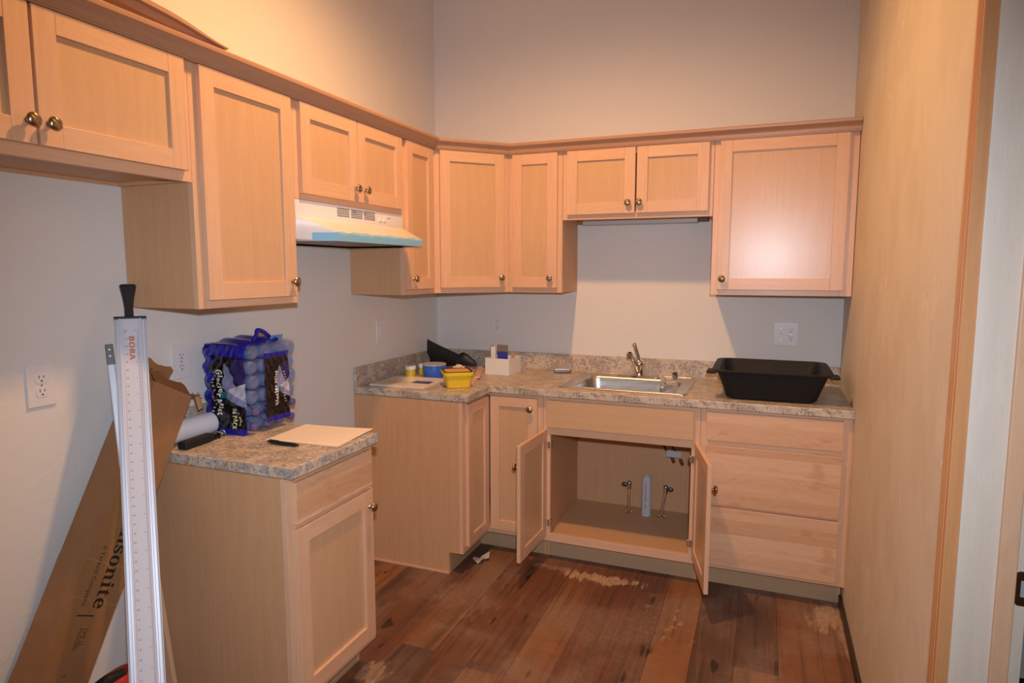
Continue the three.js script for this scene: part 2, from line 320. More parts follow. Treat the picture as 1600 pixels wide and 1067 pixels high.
upper('two-door cabinet at the upper left corner with large knobs', [0, 120.1], L90, 35.96, 69, [[1.2, 18, 17.3], [18.3, 35, 19.2]], { dy0: 1.2 });
upper('tall single-door cabinet left of the range hood', [0, 84.1], L90, 18, UY, [[1.1, 17.0, 16.1]]);
upper('short two-door cabinet directly above the white range hood', [0, 66.08], L90, 30, 69, [[0.95, 14.9, 14.0], [15.1, 29.0, 16.7]], { dy0: 0.85 });
upper('narrow single-door cabinet right of the range hood', [0, 36.06], L90, 12, UY, [[0.75, 11.1, 2.5]]);
upper('narrow single-door cabinet between angled corner cabinet and sink cabinet', [24, 0], 0, 12, UY, [[1.0, 11.0, 9.65]]);
upper('short two-door cabinet over the sink', [36.05, 0], 0, 30, 69, [[1.05, 15.1, 13.8], [15.4, 29.15, 16.05]], { dy0: 1.0 });
upper('wide single-door cabinet above the black tub', [66.1, 0], 0, 24.5, UY, [[1.1, 22.95, 2.1]], { sr: 2.0 });
{ // angled corner cabinet
  const g = thing('corner_upper_cabinet', 'angled corner wall cabinet with one tall door', 'cabinet', [0, UY, 0], 0, 'maple wall cabinets'), h = UT - UY;
  const pent = [[0.1, 0.1], [23.98, 0.1], [23.98, 11.3], [11.3, 23.98], [0.1, 23.98]];
  mesh('bottom_panel', extr(pent, 0.5).rotateX(L90).translate(0, 0.95, 0), SIDE, g, { grain: 'x' });
  mesh('top_panel', extr(pent, 0.5).rotateX(L90).translate(0, h, 0), SIDE, g, { grain: 'x' });
  mesh('side_panel', bx(0.1, 11.9, 0.02, h, 23.4, 23.97, 0), SIDE, g); mesh('side_panel', bx(23.4, 23.97, 0.02, h, 0.1, 11.9, 0), SIDE, g);
  const L = Math.SQRT2 * 12, f = sub('face_frame', g, [12, 0, 24], Math.PI / 4);
  mesh('stile', bx(0, 2, 0, h, -0.75, 0, 0.03), solid(), f); mesh('stile', bx(L - 2, L, 0, h, -0.75, 0, 0.03), solid(), f);
  mesh('rail', bx(2, L - 2, 0, 1.5, -0.75, -0.004, 0.03), solid(), f, { grain: 'x' }); mesh('rail', bx(2, L - 2, h - 2.2, h, -0.75, -0.004, 0.03), solid(), f, { grain: 'x' });
  shaker(g, 12 + 1.35 * Math.SQRT1_2, 1.1, 24 - 1.35 * Math.SQRT1_2, 14.25, 82.95 - UY - 1.1, [13.35, 2.05], 2.15, Math.PI / 4);
}
// crown moulding swept round the cabinets with mitred corners
function sweepRun(a, b, na, nb, prof) {     // a, b: [x, z]; na, nb: mitre vectors per unit of projection
  return surf(1, prof.length - 1, (u, v) => { const [d, y] = prof[Math.round(v * (prof.length - 1))], P = u < 0.5 ? a : b, n = u < 0.5 ? na : nb; return [P[0] + n[0] * d, y, P[1] + n[1] * d]; });
}
const crownProf = [[0.02, 82.9], [0.78, 82.9], [0.82, 83.08], [0.96, 83.12], [1.0, 83.3], [1.06, 83.36], [1.1, 83.6], [1.22, 83.9], [1.45, 84.15], [1.72, 84.32], [1.78, 84.42], [1.98, 84.46], [2.02, 84.55], [2.02, 85.0], [1.95, 85.08], [0.02, 85.08], [0.02, 82.9]];
{
  const c = thing('crown_moulding', 'stained crown moulding running along the tops of all wall cabinets', 'moulding', [0, 0, 0]);
  const m1 = [1, Math.tan(Math.PI / 8)], m2 = [Math.tan(Math.PI / 8), 1];
  const g = (a, b, na, nb) => mesh('moulding_length', toCreasedNormals(flat(sweepRun(a, b, na, nb, crownProf)), 0.5), CROWN, c, { grain: a[0] === b[0] ? 'z' : 'x' });
  g([12, 120], [12, 24], [1, 0], m1); g([12, 24], [24, 12], m1, m2); g([24, 12], [W - 0.05, 12], m2, [0, 1]);
}
{ // spare length of crown lying on top, springing up towards the left
  const prof = [[-0.6, 0], [0.9, 0.05], [1.25, 0.35], [1.45, 0.62], [1.95, 0.66], [2.0, 0.74], [2.0, 1.2], [1.9, 1.28], [-0.6, 1.28], [-0.6, 0]];
  const n = 24, g = surf(n, prof.length - 1, (u, v) => { const [d, y] = prof[Math.round(v * (prof.length - 1))], z = 79.5 + 34 * u; return [12 + d + 0.1 * u, 85.1 + 2.9 * Math.pow(u, 1.15) + y * (0.35 + 0.65 * sst(0, 0.25, u)), z]; });
  const m = mesh('loose_moulding', toCreasedNormals(flat(g), 0.5), CROWN, null, { grain: 'z' });
  tag(m, 'loose bowed moulding strip lying on the crown at upper left', 'moulding');
}
{ // slim light bar under the short sink cabinet
  const t = thing('light_bar', 'slim pale under-cabinet light bar below the short sink cabinet', 'light', [51, 69.45, 2]);
  mesh('housing', bx(-13, 11.5, -0.95, 0, -1.4, 1.6, 0.15, 2), phy(new THREE.Color().setRGB(0.5, 0.5, 0.5), 0.4), t); mesh('end_cap', bx(11.5, 13.6, -0.7, 0, -1.2, 1.4, 0.1), std(0x6b4a30, 0.6), t); mesh('end_cap', bx(-14.4, -13, -0.7, 0, -1.2, 1.4, 0.1), std(0x9a6a42, 0.6), t);
}

// base cabinets: local x right, y up from the floor, z out from the wall
const BT = 34.0, BD = 24, TH = 4.3;
const sideProf = [[0.05, 0], [21, 0], [21, TH], [23.25, TH], [23.25, BT], [0.05, BT]];
function sidePanel(x, parent) { return mesh('side_panel', extr(sideProf.map(([z, y]) => [-z, y]), 0.6).rotateY(-L90).rotateY(Math.PI).scale(1, 1, 1).translate(x, 0, 0), SIDE, parent); }
function baseBox(name, label, pos, turn, w, rails, opt = {}) {
  const g = thing(name, label, 'cabinet', [pos[0], 0, pos[1]], turn, 'maple base cabinets');
  for (const x of [0.01, w - 0.61]) mesh('side_panel', extr(sideProf, 0.6).rotateY(-L90).translate(0.6 + x, 0, 0), SIDE, g);
  mesh('bottom_panel', bx(0.62, w - 0.62, TH + 0.1, TH + 0.7, 0.35, BD - 0.75, 0), opt.floorMat || SIDE, g, { grain: 'x' });
  mesh('back_panel', bx(0.62, w - 0.62, 0, BT, 0.05, 0.35, 0), SIDE, g);
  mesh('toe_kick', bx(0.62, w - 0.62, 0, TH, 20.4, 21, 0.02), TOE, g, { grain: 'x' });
  frame(g, w, TH, BT, BD, rails);
  return g;
}
function slab(parent, x0, x1, y0, y1) { return mesh('drawer_front', bx(x0, x1, y0, y1, BD, BD + 0.74, 0.07, 2), STAVE, parent, { grain: 'x', per: 30 }); }
{ // end base beside the range gap
  const g = baseBox('base_cabinet', 'freestanding base cabinet in the left foreground with one drawer and door', [0, 84.1], L90, 18, [[TH, 5.9], [26.8, 28.6], [32.7, BT]]);
  slab(g, 1.0, 17.05, 28.1, 33.35); shaker(g, 0.9, 5.4, BD, 16.15, 22.1, [15.25, 19.8]);
}
{ // sink base with both doors standing open
  const g = baseBox('sink_base_cabinet', 'sink cabinet with both doors standing open', [36.05, 0], 0, 30.05, [[TH, 5.9], [26.3, 28.2], [32.7, BT]], { floorMat: new THREE.MeshPhysicalMaterial({ color: new THREE.Color().setRGB(0.93, 0.92, 0.9), map: panelTex, roughness: 0.5 }) });
  mesh('drawer_front', bx(0.85, 28.85, 27.9, 33.35, BD, BD + 0.74, 0.07, 2), PANEL[0], g, { grain: 'x', label: 'plain false drawer front' });
  const mk = (hx, sgn, ang) => {
    const pivot = sub('door', g, [hx, 5.45, BD + 0.02], 0), w = 13.9, h = 21.9, s = 2.15;
    pivot.rotation.y = sgn * ang;           // x runs from the hinge to the free edge (sgn flips it)
    const X = (a, b) => sgn < 0 ? [a, b] : [-b, -a], B = (a, b, ...r) => { const [p, q] = X(a, b); return bx(p, q, ...r); };
    mesh('stile', B(0, s, 0, h, 0, 0.74, 0.06, 2), solid(), pivot); mesh('stile', B(w - s, w, 0, h, 0, 0.74, 0.06, 2), solid(), pivot);
    mesh('rail', B(s, w - s, 0, s, 0.004, 0.735, 0.05), solid(), pivot, { grain: 'x' }); mesh('rail', B(s, w - s, h - s, h, 0.004, 0.735, 0.05), solid(), pivot, { grain: 'x' });
    mesh('panel', B(s - 0.2, w - s + 0.2, s - 0.2, h - s + 0.2, 0.25, 0.5, 0), panelM(), pivot);
    addKnob(pivot, (X(w - 1.05, w - 1.05))[0], h - 4.3, 0.74);
  };
  mk(0.85, -1, 92 * Math.PI / 180); mk(29.1, 1, 104 * Math.PI / 180);
  for (const [x, s] of [[1.55, 1], [28.5, -1]]) for (const y of [8.2, 24.2]) mesh('hinge', [bx(x - 0.3, x + 0.2, y - 0.6, y + 0.6, 23.1, 23.95, 0.1), cyl(0.2, 0.2, 1.3, 12).translate(x - s * 0.35, y, 24.15)], NICKEL, g, { keepUV: false });
}
{ // three-drawer base against the right wall
  const g = baseBox('drawer_base_cabinet', 'three-drawer base cabinet against the textured wall under the black tub', [66.12, 0], 0, 24.4, [[TH, 5.6], [15.4, 16.9], [26.7, 28.3], [32.7, BT]]);
  slab(g, 1.05, 23.1, 28.25, 33.5); slab(g, 1.05, 23.1, 16.45, 27.35); slab(g, 1.05, 23.1, 5.1, 16.05);
}
{ // corner base with two hinged doors in the inner corner
  const g = thing('corner_base_cabinet', 'corner base cabinet with two narrow doors meeting in the inner corner', 'cabinet', [0, 0, 0], 0, 'maple base cabinets');
  const endProf = sideProf.map(([z, y]) => [z, y]);
  mesh('side_panel', extr(endProf, 0.6).translate(0, 0, 35.45), SIDE, g);
  mesh('side_panel', extr(sideProf, 0.6).rotateY(-L90).translate(36.0, 0, 0), SIDE, g);
  mesh('base_strip', bx(0.1, 20.9, 0, 0.35, 36.06, 36.3, 0.03), SOLID[1], g, { grain: 'x' });
  mesh('bottom_panel', extr([[0.1, 0.1], [35.3, 0.1], [35.3, 23.2], [23.2, 23.2], [23.2, 35.3], [0.1, 35.3]], 0.6).rotateX(L90).translate(0, TH + 0.7, 0), SIDE, g, { grain: 'x' });
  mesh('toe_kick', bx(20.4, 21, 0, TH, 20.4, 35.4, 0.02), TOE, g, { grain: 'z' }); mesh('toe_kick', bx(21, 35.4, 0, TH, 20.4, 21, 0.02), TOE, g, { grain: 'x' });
  const f = sub('face_frame', g);
  mesh('stile', bx(23.25, 24, TH, BT, 34.6, 36.05, 0.03), solid(), f); mesh('stile', bx(34.8, 36.0, TH, BT, 23.25, 24, 0.03), solid(), f);
  mesh('rail', bx(23.25, 23.99, 33.3, BT, 24, 34.6, 0.02), solid(), f, { grain: 'z' }); mesh('rail', bx(24, 34.8, 33.3, BT, 23.25, 23.99, 0.02), solid(), f, { grain: 'x' });
  mesh('rail', bx(23.25, 23.99, TH, 5.6, 24, 34.6, 0.02), solid(), f, { grain: 'z' }); mesh('rail', bx(24, 34.8, TH, 5.6, 23.25, 23.99, 0.02), solid(), f, { grain: 'x' });
  shaker(g, 24.0, 5.4, 34.7, 9.75, 28.0, null, 2.0, L90); shaker(g, 24.85, 5.4, 24.0, 10.1, 28.0, [8.75, 25.85], 2.0);
}
{ // filler strip closing the gap to the right wall
  const m = mesh('filler_strip', bx(90.52, W - 0.02, TH, BT, 23.2, 24, 0), SOLID[1], null); tag(m, 'thin maple filler strip between drawer cabinet and textured wall', 'trim');
}

// ------------------------------------------------------------------ worktops, sink
const CH = 35.5, CT = 1.45, CD = 25.15;
function splash(parent, x0, x1, z0, z1) { mesh('backsplash', bx(x0, x1, CH - 0.02, 39.3, z0, z1, 0.1, 2), LAMINATE, parent, { per: 20 }); }
{
  const t = thing('countertop', 'L-shaped speckled laminate countertop with the sink', 'countertop', [0, 0, 0]);
  const outline = [[0.05, 0.05], [W - 0.05, 0.05], [W - 0.05, CD], [CD, CD], [CD, 36.15], [0.05, 36.15]];
  mesh('worktop', extr(outline, CT, 0.16, [rrect(39.4, 62.0, 3.2, 21.2, 1.5)]).rotateX(L90).translate(0, CH, 0), LAMINATE, t, { per: 20 });
  splash(t, 0.05, 0.8, 0.8, 36.1); splash(t, 0.05, W - 0.05, 0.05, 0.8);
  const u = thing('countertop', 'short speckled countertop on the left foreground cabinet', 'countertop', [0, 0, 0]);
  mesh('worktop', extr([[0.05, 66.0], [CD, 66.0], [CD, 84.2], [0.05, 84.2]], CT, 0.16).rotateX(L90).translate(0, CH, 0), LAMINATE, u, { per: 20 });
  splash(u, 0.05, 0.8, 66.0, 83.6);
  mesh('build_up_strip', bx(22.6, 24.9, CH - CT - 0.7, CH - CT - 0.02, 65.6, 66.05, 0.04), EDGE, u, { grain: 'x', label: 'bare brown end strip' });
}
const steelTex = dataTex(256, 256, (u, v) => { const k = 110 + 60 * fbm(u, v, 4, 120, 2, 1200); return [0, k, 0]; }, false);
STEEL.roughnessMap = steelTex; STEEL.roughness = 0.55;
{
  const t = thing('kitchen_sink', 'single-bowl stainless drop-in sink', 'sink', [0, CH, 0]);
  const o = rrect(38.3, 63.2, 1.9, 22.2, 0.9), inn = rrect(40.7, 60.9, 6.2, 20.4, 2.4);
  mesh('rim', extr(o, 0.16, 0.05, [inn]).rotateX(L90).translate(0, 0.17, 0), STEEL, t, { per: 10 });
  mesh('rim_bead', tube([...o, o[0]].map(([x, z]) => [x + (x > 50 ? -0.3 : 0.3), 0.16, z + (z > 12 ? -0.3 : 0.3)]), 0.12, 200, 8), STEEL, t, { per: 10 });
  const ring = (ins, y, r) => rrect(40.7 + ins, 60.9 - ins, 6.2 + ins, 20.4 - ins, r).map(([x, z]) => [x, y, z]);
  const wall = [[0, 0.12, 2.4], [0.12, 0, 2.35], [0.25, -0.4, 2.3], [0.45, -3, 2.3], [0.7, -5.4, 2.4], [1.1, -6.1, 2.5], [2.0, -6.5, 2.2], [4, -6.6, 2]];
  mesh('bowl', loft([...wall.map(([i, y, r]) => ring(i, y, r))], true), STEEL, t, { per: 10 });
  mesh('drain', lathe([[0, -6.58], [1.6, -6.58], [1.75, -6.5], [1.75, -6.6]], 24).translate(50.8, 0.06, 13), CHROME, t);
}
{
  const t = thing('faucet', 'chrome single-lever faucet behind the sink bowl', 'faucet', [51.2, CH + 0.17, 4.0]);
  mesh('deck_plate', extr(rrect(-4.8, 4.8, -1.1, 1.1, 1.05), 0.25, 0.1).rotateX(L90).translate(0, 0.27, 0), CHROME, t);
  mesh('body', lathe([[0, 0.2], [1.2, 0.2], [1.2, 0.5], [1.05, 0.8], [1.0, 2.2], [1.1, 2.7], [1.05, 3.4], [0.7, 3.9], [0, 4.0]], 28), CHROME, t);
  const sp = mesh('spout', [tube([[-0.1, 1.2, 0.3], [-0.5, 2.8, 1.2], [-0.9, 4.2, 2.4], [-1.2, 5.1, 3.6], [-1.35, 5.45, 4.4]], 0.62, 24, 14), cyl(0.55, 0.55, 1.2, 18).translate(-1.4, 5.1, 4.6), cyl(0.55, 0.5, 0.15, 18).translate(-1.4, 5.75, 4.6)], CHROME, t);
  mesh('lever', [tube([[0, 3.6, 0], [-0.2, 4.6, 0.3], [-0.6, 6.0, 0.6], [-0.9, 7.0, 0.9]], 0.42, 20, 12), new THREE.SphereGeometry(0.52, 16, 12).translate(-0.92, 7.2, 0.95)], CHROME, t);
  t.scale.setScalar(0.97);
}
{ // new strainer in its clear clamshell, standing in the bowl
  const t = thing('sink_strainer', 'chrome strainer in clear plastic wrap standing in the sink bowl', 'strainer', [57.6, CH - 4.7, 13.2], 0.35);
  const clear = phy(0xffffff, 0.12, { transmission: 0.85, thickness: 0, ior: 1.5, side: THREE.DoubleSide });
  mesh('strainer_body', [cyl(1.7, 1.5, 0.5, 28).rotateZ(L90).translate(0.2, 5.2, 0), cyl(1.1, 0.95, 1.6, 24).rotateZ(L90).translate(1.1, 5.2, 0)], CHROME, t);
  mesh('wrapper', surf(24, 8, (u, v) => { const a = u * Math.PI * 2; return [mix(-0.7, 2.6, v), 4.6 + (2.9 + 0.2 * Math.sin(v * 7 + a * 3)) * Math.sin(a) * (0.8 + 0.2 * Math.sin(v * 3.1)), 2.0 * Math.cos(a)]; }), clear, t);
  mesh('nut', cyl(0.85, 0.85, 0.7, 8).rotateZ(L90).translate(2.6, 6.6, -0.8), std(0x2b2b2c, 0.5), t);
  mesh('backing_card', bx(-0.3, 0.1, -1.7, 4.2, -1.0, 1.0, 0.1), std(0x6a6a6c, 0.6), t);
}

// ------------------------------------------------------------------ range hood
{
  const t = thing('range_hood', 'white range hood with blue protective film on its lip', 'range hood', [0, 62.9, 36.1]);
  // local z 0..29.9 along the wall, x out from the wall, y up; front corners taper in
  const z0 = 0, z1 = 29.9, tz = 2.4, H = 6.05;
  const sec = s => { const q = s * tz; return q; };
  const body = loft([
    [[0.05, 0.3, z0], [0.05, 0.3, z1], [12, 0.3, z1], [17.45, 0.0, z1 - tz], [17.45, 0.0, z0 + tz], [12, 0.3, z0]],
    [[0.05, 0, z0], [0.05, 0, z1], [12, 0, z1], [17.5, 0, z1 - tz], [17.5, 0, z0 + tz], [12, 0, z0]],
    [[0.05, 1.2, z0], [0.05, 1.2, z1], [12, 1.2, z1], [17.5, 1.25, z1 - tz], [17.5, 1.25, z0 + tz], [12, 1.2, z0]],
    [[0.05, 3.5, z0], [0.05, 3.5, z1], [11.95, 3.5, z1], [12, 3.55, z1 - 0.1], [12, 3.55, z0 + 0.1], [11.95, 3.5, z0]],
    [[0.05, H, z0], [0.05, H, z1], [11.9, H, z1], [12, H, z1 - 0.1], [12, H, z0 + 0.1], [11.9, H, z0]]], true);
  mesh('shell', body, WHITE, t);
  mesh('underside', bx(1, 16.6, 0.35, 0.5, 2.6, 27.3, 0.05), std(new THREE.Color().setRGB(0.32, 0.3, 0.28), 0.45, { metalness: 0.6 }), t);
  const FILM = phy(new THREE.Color().setRGB(0.24, 0.55, 0.78), 0.22);
  // film round the front lip, a wavy edge lapping up the slope
  mesh('protective_film', surf(60, 6, (u, v) => { const z = mix(z0 + tz - 0.02, z1 - tz + 0.02, u), up = 0.35 + 0.22 * Math.sin(u * 19) + 0.16 * Math.sin(u * 47 + 1); const s = v * (1.25 + up); return s < 1.25 ? [17.54, s, z] : [17.54 - (s - 1.25) * 0.92, 1.28 + (s - 1.25) * 0.4, z]; }), FILM, t, { keepUV: true, label: 'sky-blue protective film' });
  mesh('protective_film', surf(6, 2, (u, v) => { const k = u * 0.62; return [mix(17.54, 12, k) + 0.02, v * (1.22 + 1.2 * k * 0.0), mix(z1 - tz, z1, k) + 0.03]; }), FILM, t, { keepUV: true });
  const slots = sub('vent_grille', t);
  for (let b = 0; b < 3; b++) for (let k = 0; k < 5; k++) { const a = 9.3 + b * 3.75; mesh('slot', bx(11.98, 12.03, 4.35 + k * 0.29, 4.47 + k * 0.29, a, a + 3.25, 0), SLOT, slots); }
  for (const z of [7.6, 6.2]) mesh('rocker_switch', bx(11.95, 12.2, 4.35, 5.0, z - 0.45, z + 0.45, 0.08), WHITE, t);
  mesh('maker_badge', bx(11.98, 12.03, 4.95, 5.15, 4.2, 5.3, 0), std(0xa7a5a5, 0.5), t, { label: 'small grey badge' });
}

// ------------------------------------------------------------------ wall plates
function plateAt(label, pos, turn, kind) {  // local: x right, y up, z out; pos is the plate centre
  const t = thing(kind === 'rocker' ? 'wall_switch' : 'wall_outlet', label, kind === 'rocker' ? 'switch' : 'outlet', pos, turn, 'white wall plates'), w = kind === 'double' ? 4.7 : 3.15;
  mesh('plate', bx(-w / 2, w / 2, -2.42, 2.42, 0, 0.24, 0.1, 2), PLATE, t);
  const duplex = x => {
    for (const y of [-0.78, 0.78]) {
      const r = mesh('receptacle', extr(rrect(x - 0.67, x + 0.67, y - 0.55, y + 0.55, 0.4), 0.1).translate(0, 0, 0.2), PLATE, t);
      for (const [dx, h] of [[-0.25, 0.34], [0.25, 0.28]]) mesh('slot', bx(x + dx - 0.045, x + dx + 0.045, y + 0.2 - h / 2, y + 0.2 + h / 2, 0.29, 0.31, 0), SLOT, r);
      mesh('slot', cyl(0.11, 0.11, 0.02, 12).rotateX(L90).translate(x, y - 0.26, 0.305), SLOT, r);
    }
    mesh('screw', cyl(0.11, 0.11, 0.05, 12).rotateX(L90).translate(x, 0, 0.25), NICKEL, t);
  };
  if (kind === 'rocker') { mesh('rocker', bx(-0.65, 0.65, -1.3, 1.3, 0.2, 0.34, 0.06), PLATE, t); }
  else if (kind === 'double') { duplex(0.95); mesh('toggle', [bx(-1.15, -0.75, -0.45, 0.45, 0.2, 0.28, 0.03), bx(-1.05, -0.85, 0.0, 0.3, 0.25, 0.65, 0.04)], PLATE, t); for (const y of [-1.2, 1.2]) mesh('screw', cyl(0.1, 0.1, 0.05, 12).rotateX(L90).translate(-0.95, y, 0.25), NICKEL, t); }
  else duplex(0);
  return t;
}
plateAt('white duplex outlet on bare wall near the left picture edge', [0, 45.7, 95.6], L90);
plateAt('white duplex outlet behind the ragged cardboard box top', [0, 45.9, 76.7], L90);
plateAt('narrow-looking white wall plate between hood and corner counter', [0, 45.7, 26], L90, 'rocker');
plateAt('white duplex outlet on the back wall above the white card box', [16.3, 45.6, 0], 0);
plateAt('double-width switch and outlet plate above the black tub', [80.35, 45.6, 0], 0, 'double');

// ------------------------------------------------------------------ plumbing under the sink
const CF = 5.0;
function valve(label, x, lean) {
  const t = thing('shutoff_valve', label, 'valve', [x, CF, 4.2], 0, 'shutoff valves under the sink');
  mesh('escutcheon', lathe([[0.3, 0.3], [0.9, 0.15], [1.1, 0.02], [0.3, 0.0]], 24), CHROME, t);
  mesh('stub', tube([[0, 0, 0], [lean * 0.3, 2.5, 0], [lean * 0.8, 5.4, 0]], 0.3, 12, 12), CHROME, t);
  mesh('valve_body', [cyl(0.45, 0.45, 1.3, 16).translate(lean * 0.9, 6.0, 0), cyl(0.3, 0.3, 1.2, 14).rotateX(L90).translate(lean * 0.9, 6.3, 0.6), new THREE.SphereGeometry(0.5, 14, 10).translate(lean * 0.9, 6.7, 0)], NICKEL, t);
  mesh('handle', new THREE.SphereGeometry(0.62, 16, 10).scale(1.2, 0.75, 0.5).translate(lean * 0.9 + (lean < 0.5 ? -1 : 1) * 0.95, 6.4, 0.3), std(new THREE.Color().setRGB(0.12, 0.11, 0.1), 0.35, { metalness: 0.7 }), t);
  return t;
}
valve('chrome shutoff valve left of the white drain pipe', 49.6, 0.05); valve('chrome leaning shutoff valve right of the white drain pipe', 56.8, 0.9);
{
  const t = thing('drain_pipe', 'upright white plastic drain pipe stub inside the sink cabinet', 'pipe', [53.5, CF, 4.4]);
  mesh('pipe', lathe([[0.95, 0], [1.05, 0], [1.05, 8.6], [0.92, 8.6], [0.92, 0]], 32), phy(new THREE.Color().setRGB(0.6, 0.61, 0.63), 0.35), t);
  const tx = canvasTex(64, 512, (c, w, h) => { c.fillStyle = '#b9bdc2'; c.fillRect(0, 0, w, h); c.save(); c.translate(w / 2, h / 2); c.rotate(L90); c.fillStyle = '#35507e'; strokes(c, -200, 60, 9, 22, 3); strokes(c, 110, 150, 9, 26, 4); c.restore(); });
  mesh('printed_line', surf(6, 1, (u, v) => { const a = -0.28 + 0.56 * u; return [1.06 * Math.sin(a), 0.3 + 8 * v, 1.06 * Math.cos(a)]; }), new THREE.MeshPhysicalMaterial({ map: tx, roughness: 0.35 }), t, { keepUV: true });
  const u = thing('supply_hoses', 'pair of dark faucet hoses with white tag hanging in sink cabinet', 'hose', [57.0, 27, 4.2]);
  const HOSE = std(new THREE.Color().setRGB(0.06, 0.055, 0.05), 0.5);
  for (const dx of [0, 1.8]) { mesh('hose', tube([[dx - 2.2, 2, 0], [dx - 0.6, -5.2, 0], [dx + 1.5, -8.3, 0]], 0.22, 20, 10), HOSE, u); mesh('fitting', cyl(0.32, 0.32, 1.3, 12).rotateZ(0.45).translate(dx + 1.95, -9.0 - 0.2 * dx, 0.05), std(new THREE.Color().setRGB(0.25, 0.14, 0.07), 0.35, { metalness: 1 }), u); }
  mesh('tag', bx(0.6, 3.6, -8.4, -7.0, 0.3, 0.34, 0), std(0xb9bec6, 0.5), u, { label: 'small white tag' });
}

// ------------------------------------------------------------------ things on the right of the counter
{
  const t = thing('mixing_tub', 'large black plastic mixing tub on the right end of the counter', 'tub', [0, CH + 0.02, 0]);
  const R = (x0, x1, z0, z1, y, r) => rrect(x0, x1, z0, z1, r).map(([x, z]) => [x, y, z]);
  const rings = [R(72, 83.5, 9.5, 20.5, 0, 1.5), R(70.6, 84.7, 8.2, 21.7, 0.02, 1.8), R(70.1, 85.2, 7.7, 22.2, 0.4, 1.9), R(68.5, 86.8, 6.1, 23.4, 4.9, 1.9), R(67.6, 87.6, 5.3, 24.3, 5.0, 2.2), R(67.5, 87.7, 5.2, 24.4, 5.25, 2.2), R(67.7, 87.5, 5.4, 24.2, 5.38, 2.2), R(68.8, 86.4, 6.5, 23.1, 5.36, 1.8), R(69.0, 86.2, 6.7, 22.9, 5.1, 1.7), R(70.5, 84.8, 8.2, 21.7, 0.6, 1.7), R(71.5, 83.8, 9.2, 20.7, 0.25, 1.5)].map(r => r.slice().reverse());
  mesh('shell', loft(rings, true), BLACK, t);
  for (const [x, z] of [[67.6, 22.4], [87.6, 22.4]]) mesh('grip', bx(x - 0.8, x + 0.8, 4.75, 5.3, z - 1.6, z + 1.6, 0.22, 2), BLACK, t);
  const dirt = dataTex(256, 256, (u, v) => mix3([26, 20, 18], [104, 66, 48], sst(0.42, 0.68, fbm(u, v, 8, 8, 4, 1300)) * 0.7));
  mesh('dried_residue', extr(rrect(71.6, 83.7, 9.3, 20.6, 1.5), 0.04).rotateX(L90).translate(0, 0.33, 0), new THREE.MeshPhysicalMaterial({ map: dirt, roughness: 0.8 }), t, { per: 12, label: 'brown dried residue' });
}
{
  const t = thing('pocket_knife', 'small folded grey knife on the counter left of the sink', 'knife', [34.0, CH, 4.4], 0.35);
  mesh('handle', bx(-2.0, 2.0, 0.05, 0.75, -0.45, 0.45, 0.22, 2), std(new THREE.Color().setRGB(0.16, 0.14, 0.13), 0.35, { metalness: 0.6 }), t);
  mesh('blade_spine', bx(-1.7, 1.6, 0.7, 0.9, -0.08, 0.08, 0.03), STEEL, t);
}

// ------------------------------------------------------------------ things in the counter corner
{
  const t = thing('plastic_tub', 'square yellow plastic tub with black-rimmed lid on the corner counter', 'tub', [19.2, CH, 28.2], 0.62);
  const Y = phy(new THREE.Color().setRGB(0.78, 0.52, 0.03), 0.3);
  const q = (s, y, r) => rrect(-s, s, -s, s, r).map(([x, z]) => [x, y, z]).reverse();
  mesh('body', loft([q(2.2, 0.02, 0.6), q(2.35, 0.1, 0.7), q(2.7, 2.6, 0.8), q(2.7, 2.9, 0.8)], true), Y, t);
  const lid = mesh('lid', loft([q(2.7, 2.55, 0.8), q(2.98, 2.55, 0.9), q(3.0, 3.05, 0.9), q(2.9, 3.15, 0.85), q(2.3, 3.15, 0.6)], true), phy(new THREE.Color().setRGB(0.8, 0.62, 0.02), 0.3), t);
  mesh('lid_rim', loft([q(2.85, 3.16, 0.85), q(2.8, 3.3, 0.85), q(2.6, 3.3, 0.8), q(2.5, 3.16, 0.75)], false), BLACK, lid);
  mesh('lid_label', extr(rrect(-2.4, 2.4, -2.4, 2.4, 0.6), 0.03).rotateX(L90).translate(0, 3.21, 0), phy(new THREE.Color().setRGB(0.75, 0.38, 0.07), 0.4), lid);
}
{
  const t = thing('round_tub', 'round blue tub with grey rim between yellow jars and yellow tub', 'tub', [9.6, CH, 19.9]);
  mesh('body', lathe([[0, 0.02], [2.2, 0.02], [2.3, 0.15], [2.45, 1.4], [2.5, 1.42], [2.55, 2.7], [2.4, 2.72], [2.3, 2.5]], 40), phy(new THREE.Color().setRGB(0.025, 0.13, 0.55), 0.35), t);
  mesh('rim', lathe([[2.3, 2.68], [2.6, 2.68], [2.62, 2.98], [2.35, 3.0], [2.25, 2.85], [0, 2.8]], 40), phy(new THREE.Color().setRGB(0.36, 0.38, 0.44), 0.4), t);
  const jar = (label, x, z) => {
    const j = thing('small_jar', label, 'jar', [x, CH, z], 0, 'small yellow jars in the counter corner');
    mesh('body', lathe([[0, 0.02], [1.05, 0.02], [1.12, 0.15], [1.12, 1.6], [0.95, 1.8]], 28), phy(new THREE.Color().setRGB(0.6, 0.46, 0.03), 0.25), j);
    mesh('cap', lathe([[1.15, 1.75], [1.2, 1.8], [1.2, 2.45], [1.1, 2.55], [0, 2.55]], 28), WHITE, j);
  };
  jar('yellow jar with white cap, nearer one beside the blue tub', 4.9, 22.0); jar('yellow jar with white cap, farther one behind the blue tub', 6.0, 18.2);
}
